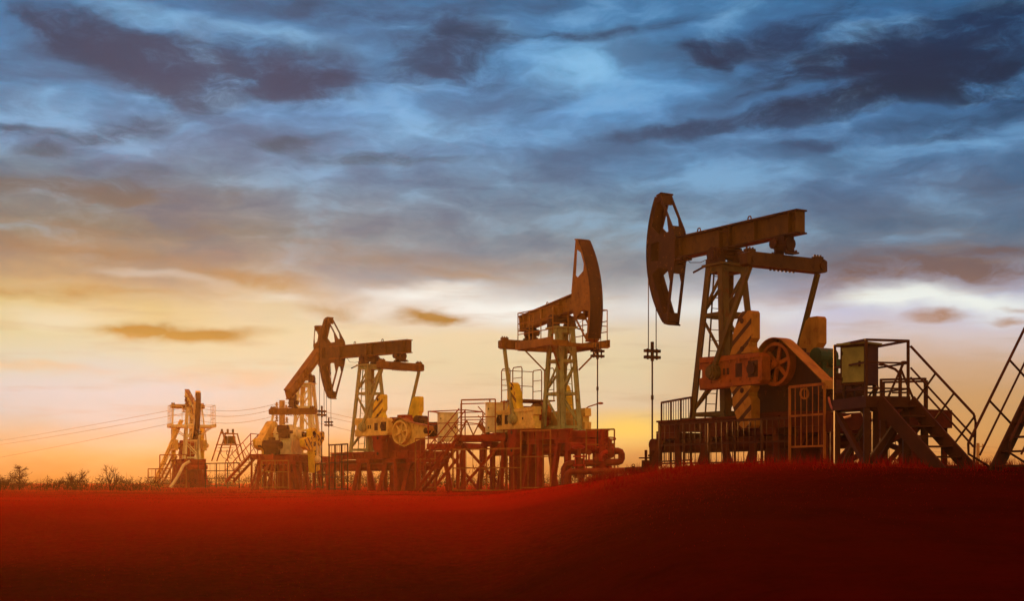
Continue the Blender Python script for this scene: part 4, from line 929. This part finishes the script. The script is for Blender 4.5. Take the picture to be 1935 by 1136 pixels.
for dx in (-.42, .40):
    m = MB(); m.bar((dx, 0, 0), (0, 0, .95), .045); m.build('strut', M['rail'], root)
m = MB(); m.bar((-.2,0,.4), (.2,0,.4), .04); m.build('crosspiece', M['rail'], root)
platform('service_platform', 'narrow steel deck behind the cabinet platform', on(1662, 33.4), Vector((1.0, -.35, 0)), Vector((.3, .9, 0)), 1.7, .3, M['rail'], .75, 'ac', (1., .05), .2)

# ------------------------------------------------------------------ trees and scrub on the skyline
def bare_tree(label, p, h, seed, spread=.5, lv=4, group='bare trees on the left skyline', mat='twig'):
    rng = random.Random(seed); root = thing('bare_tree', label, 'tree', p, rng.uniform(0, 6), group)
    tr, cr = MB(), MB()
    def grow(a, d, l, r, k):
        b = a+d*l; n = 5 if k < 2 else 3
        (tr if k == 0 else cr).tube(a, b, r, n, r*.62, cap=False)
        if k >= lv: return
        for i in range(rng.randint(3, 4)):
            t = rng.uniform(.35, 1.0); ax = Vector((rng.gauss(0, 1), rng.gauss(0, 1), rng.gauss(.1, .5))).normalized()
            nd_ = (d+ax*spread*rng.uniform(.7, 1.5)+Vector((0, 0, .12))).normalized()
            grow(a+(b-a)*t, nd_, l*rng.uniform(.5, .78), r*.55, k+1)
    for i in range(rng.randint(2, 3)):
        grow(Vector((rng.gauss(0, h*.03), rng.gauss(0, h*.03), -.2)), Vector((rng.gauss(0, .3), rng.gauss(0, .3), 1)).normalized(), h*.38, h*.024, 0)
    tr.build('trunk', M[mat], root); cr.build('branches', M[mat], root)
def conifer(label, p, h, seed):
    rng = random.Random(seed); root = thing('cedar_tree', label, 'tree', p)
    m = MB(); m.tube((0,0,-.2), (0,0,h*.82), h*.03, 8, h*.008); m.build('trunk', M['twig'], root); c = MB()
    for k in range(60):
        t = rng.uniform(.08, .95); z = h*t*.86; L_ = h*(.50*(1-t)+.16)*rng.uniform(.6, 1.1); a = rng.uniform(0, 2*pi); rise = rng.uniform(.10, .55)
        q0 = Vector((0, 0, z)); q1 = q0+Vector((cos(a)*L_, sin(a)*L_, L_*rise)); c.tube(q0, q1, h*.008, 3, h*.003, cap=False)
        for j in range(26):
            s_ = rng.uniform(.2, 1.05); w = q0+(q1-q0)*s_; e = Vector((rng.gauss(0, 1), rng.gauss(0, 1), rng.gauss(.2, .5)))*h*.045; f = Vector((rng.gauss(0, 1), rng.gauss(0, 1), rng.gauss(0, .3)))*h*.022
            c.add([w, w+e+f*.5, w+e*1.3], [(0, 1, 2)])
    c.build('crown', M['scrub'], root)
def shrub(label, p, w, h, seed, n=420, group='scrub bushes on the skyline', twigs=9):
    rng = random.Random(seed); o = None; m = MB(); tw = MB()
    cl = [(rng.gauss(0, .33)*w, rng.gauss(0, .33)*w, rng.uniform(.15, .75)*h, rng.uniform(.16, .34)) for _ in range(9)]
    for _ in range(n):
        c = rng.choice(cl); r = c[3]
        q = Vector((c[0]+rng.gauss(0, r*.55)*w, c[1]+rng.gauss(0, r*.55)*w, max(-.1, c[2]+rng.gauss(0, r*.6)*h)))
        e = Vector((rng.gauss(0, 1), rng.gauss(0, 1), rng.gauss(0, 1))).normalized()*rng.uniform(.05, .11)*h; f = Vector((rng.gauss(0, 1), rng.gauss(0, 1), rng.gauss(0, 1))).normalized()*.045*h
        m.add([q-e, q+f, q+e], [(0, 1, 2)])
    for _ in range(twigs):
        q = Vector((rng.gauss(0, .3)*w, rng.gauss(0, .3)*w, -.1)); d = Vector((rng.gauss(0, .35), rng.gauss(0, .35), 1)); tw.tube(q, q+d*h*rng.uniform(.7, 1.25), .03*h*.6, 3, .004*h, cap=False)
        for j in range(3): s_ = q+d*h*rng.uniform(.4, .9); tw.tube(s_, s_+Vector((rng.gauss(0, .3), rng.gauss(0, .3), .5))*h*.4, .012*h, 3, .003*h, cap=False)
    root = thing('bush', label, 'bush', p, 0, group)
    m.build('leaves', M['scrub'], root); tw.build('stems', M['twig'], root)
conifer('spreading dark tree on the far left skyline', on(37, 84), 1.75, 5)
bare_tree('bare tree with a broad crown between the spreading tree and the two-forked tree', on(142, 82), 1.95, 11, .55)
bare_tree('bare tree with one long forked limb, nearest the palest pumpjack', on(206, 80), 2.1, 4, .6)
bare_tree('bare tree cut off by the left edge of the picture', on(4, 80), 1.6, 23, .5)
bare_tree('low bare tree between the spreading tree and the broad bare crown', on(98, 82), 1.1, 31, .5)
bare_tree('bare tree behind the staircase of the steep-beamed pumpjack', on(500, 150), 4.2, 41, .6, group='bare trees behind the pumpjacks')
bare_tree('bare tree behind the foot of the steep-beamed pumpjack tower', on(607, 150), 3.2, 43, .5, group='bare trees behind the pumpjacks')
kinds = ['low rounded bush on the left skyline', 'low bush on the skyline behind the pumpjacks', 'low bush on the skyline behind the right staircases']
rr = random.Random(77)
for px in list(range(-12, 300, 17)):
    shrub(kinds[0], on(px+rr.uniform(-5, 5), rr.uniform(74, 90)), .95*rr.uniform(.9, 1.3), rr.uniform(.45, .95), px+900, group='low rounded bushes on the left skyline')
for px in list(range(300, 1190, 23)):
    shrub(kinds[1], on(px+rr.uniform(-6, 6), rr.uniform(125, 175)), 2.0*rr.uniform(.9, 1.3), rr.uniform(1.0, 2.3), px+1900, group='low bushes on the skyline behind the pumpjacks')
for px in list(range(1585, 1880, 22)):
    shrub(kinds[2], on(px+rr.uniform(-6, 6), rr.uniform(90, 120)), 1.2*rr.uniform(.8, 1.3), rr.uniform(.5, .95), px+2900, 200, group='low bushes on the skyline behind the right staircases')

# ------------------------------------------------------------------ evening haze hanging over the field
def build_haze():
    m = bpy.data.materials.new('evening_haze'); m.use_nodes = True; N = m.node_tree.nodes; L = m.node_tree.links
    for n in list(N):
        if n.type == 'BSDF_PRINCIPLED': N.remove(n)
    v = N.new('ShaderNodeVolumePrincipled'); v.inputs['Color'].default_value = (1.0, .60, .26, 1); v.inputs['Density'].default_value = .00034; v.inputs['Anisotropy'].default_value = .7
    L.new(v.outputs[0], N['Material Output'].inputs['Volume'])
    mb = MB(); mb.box((-235, -62, -4.0), (235, 425, 10.6)); o = mb.build('haze', m); o['kind'] = 'stuff'
build_haze()
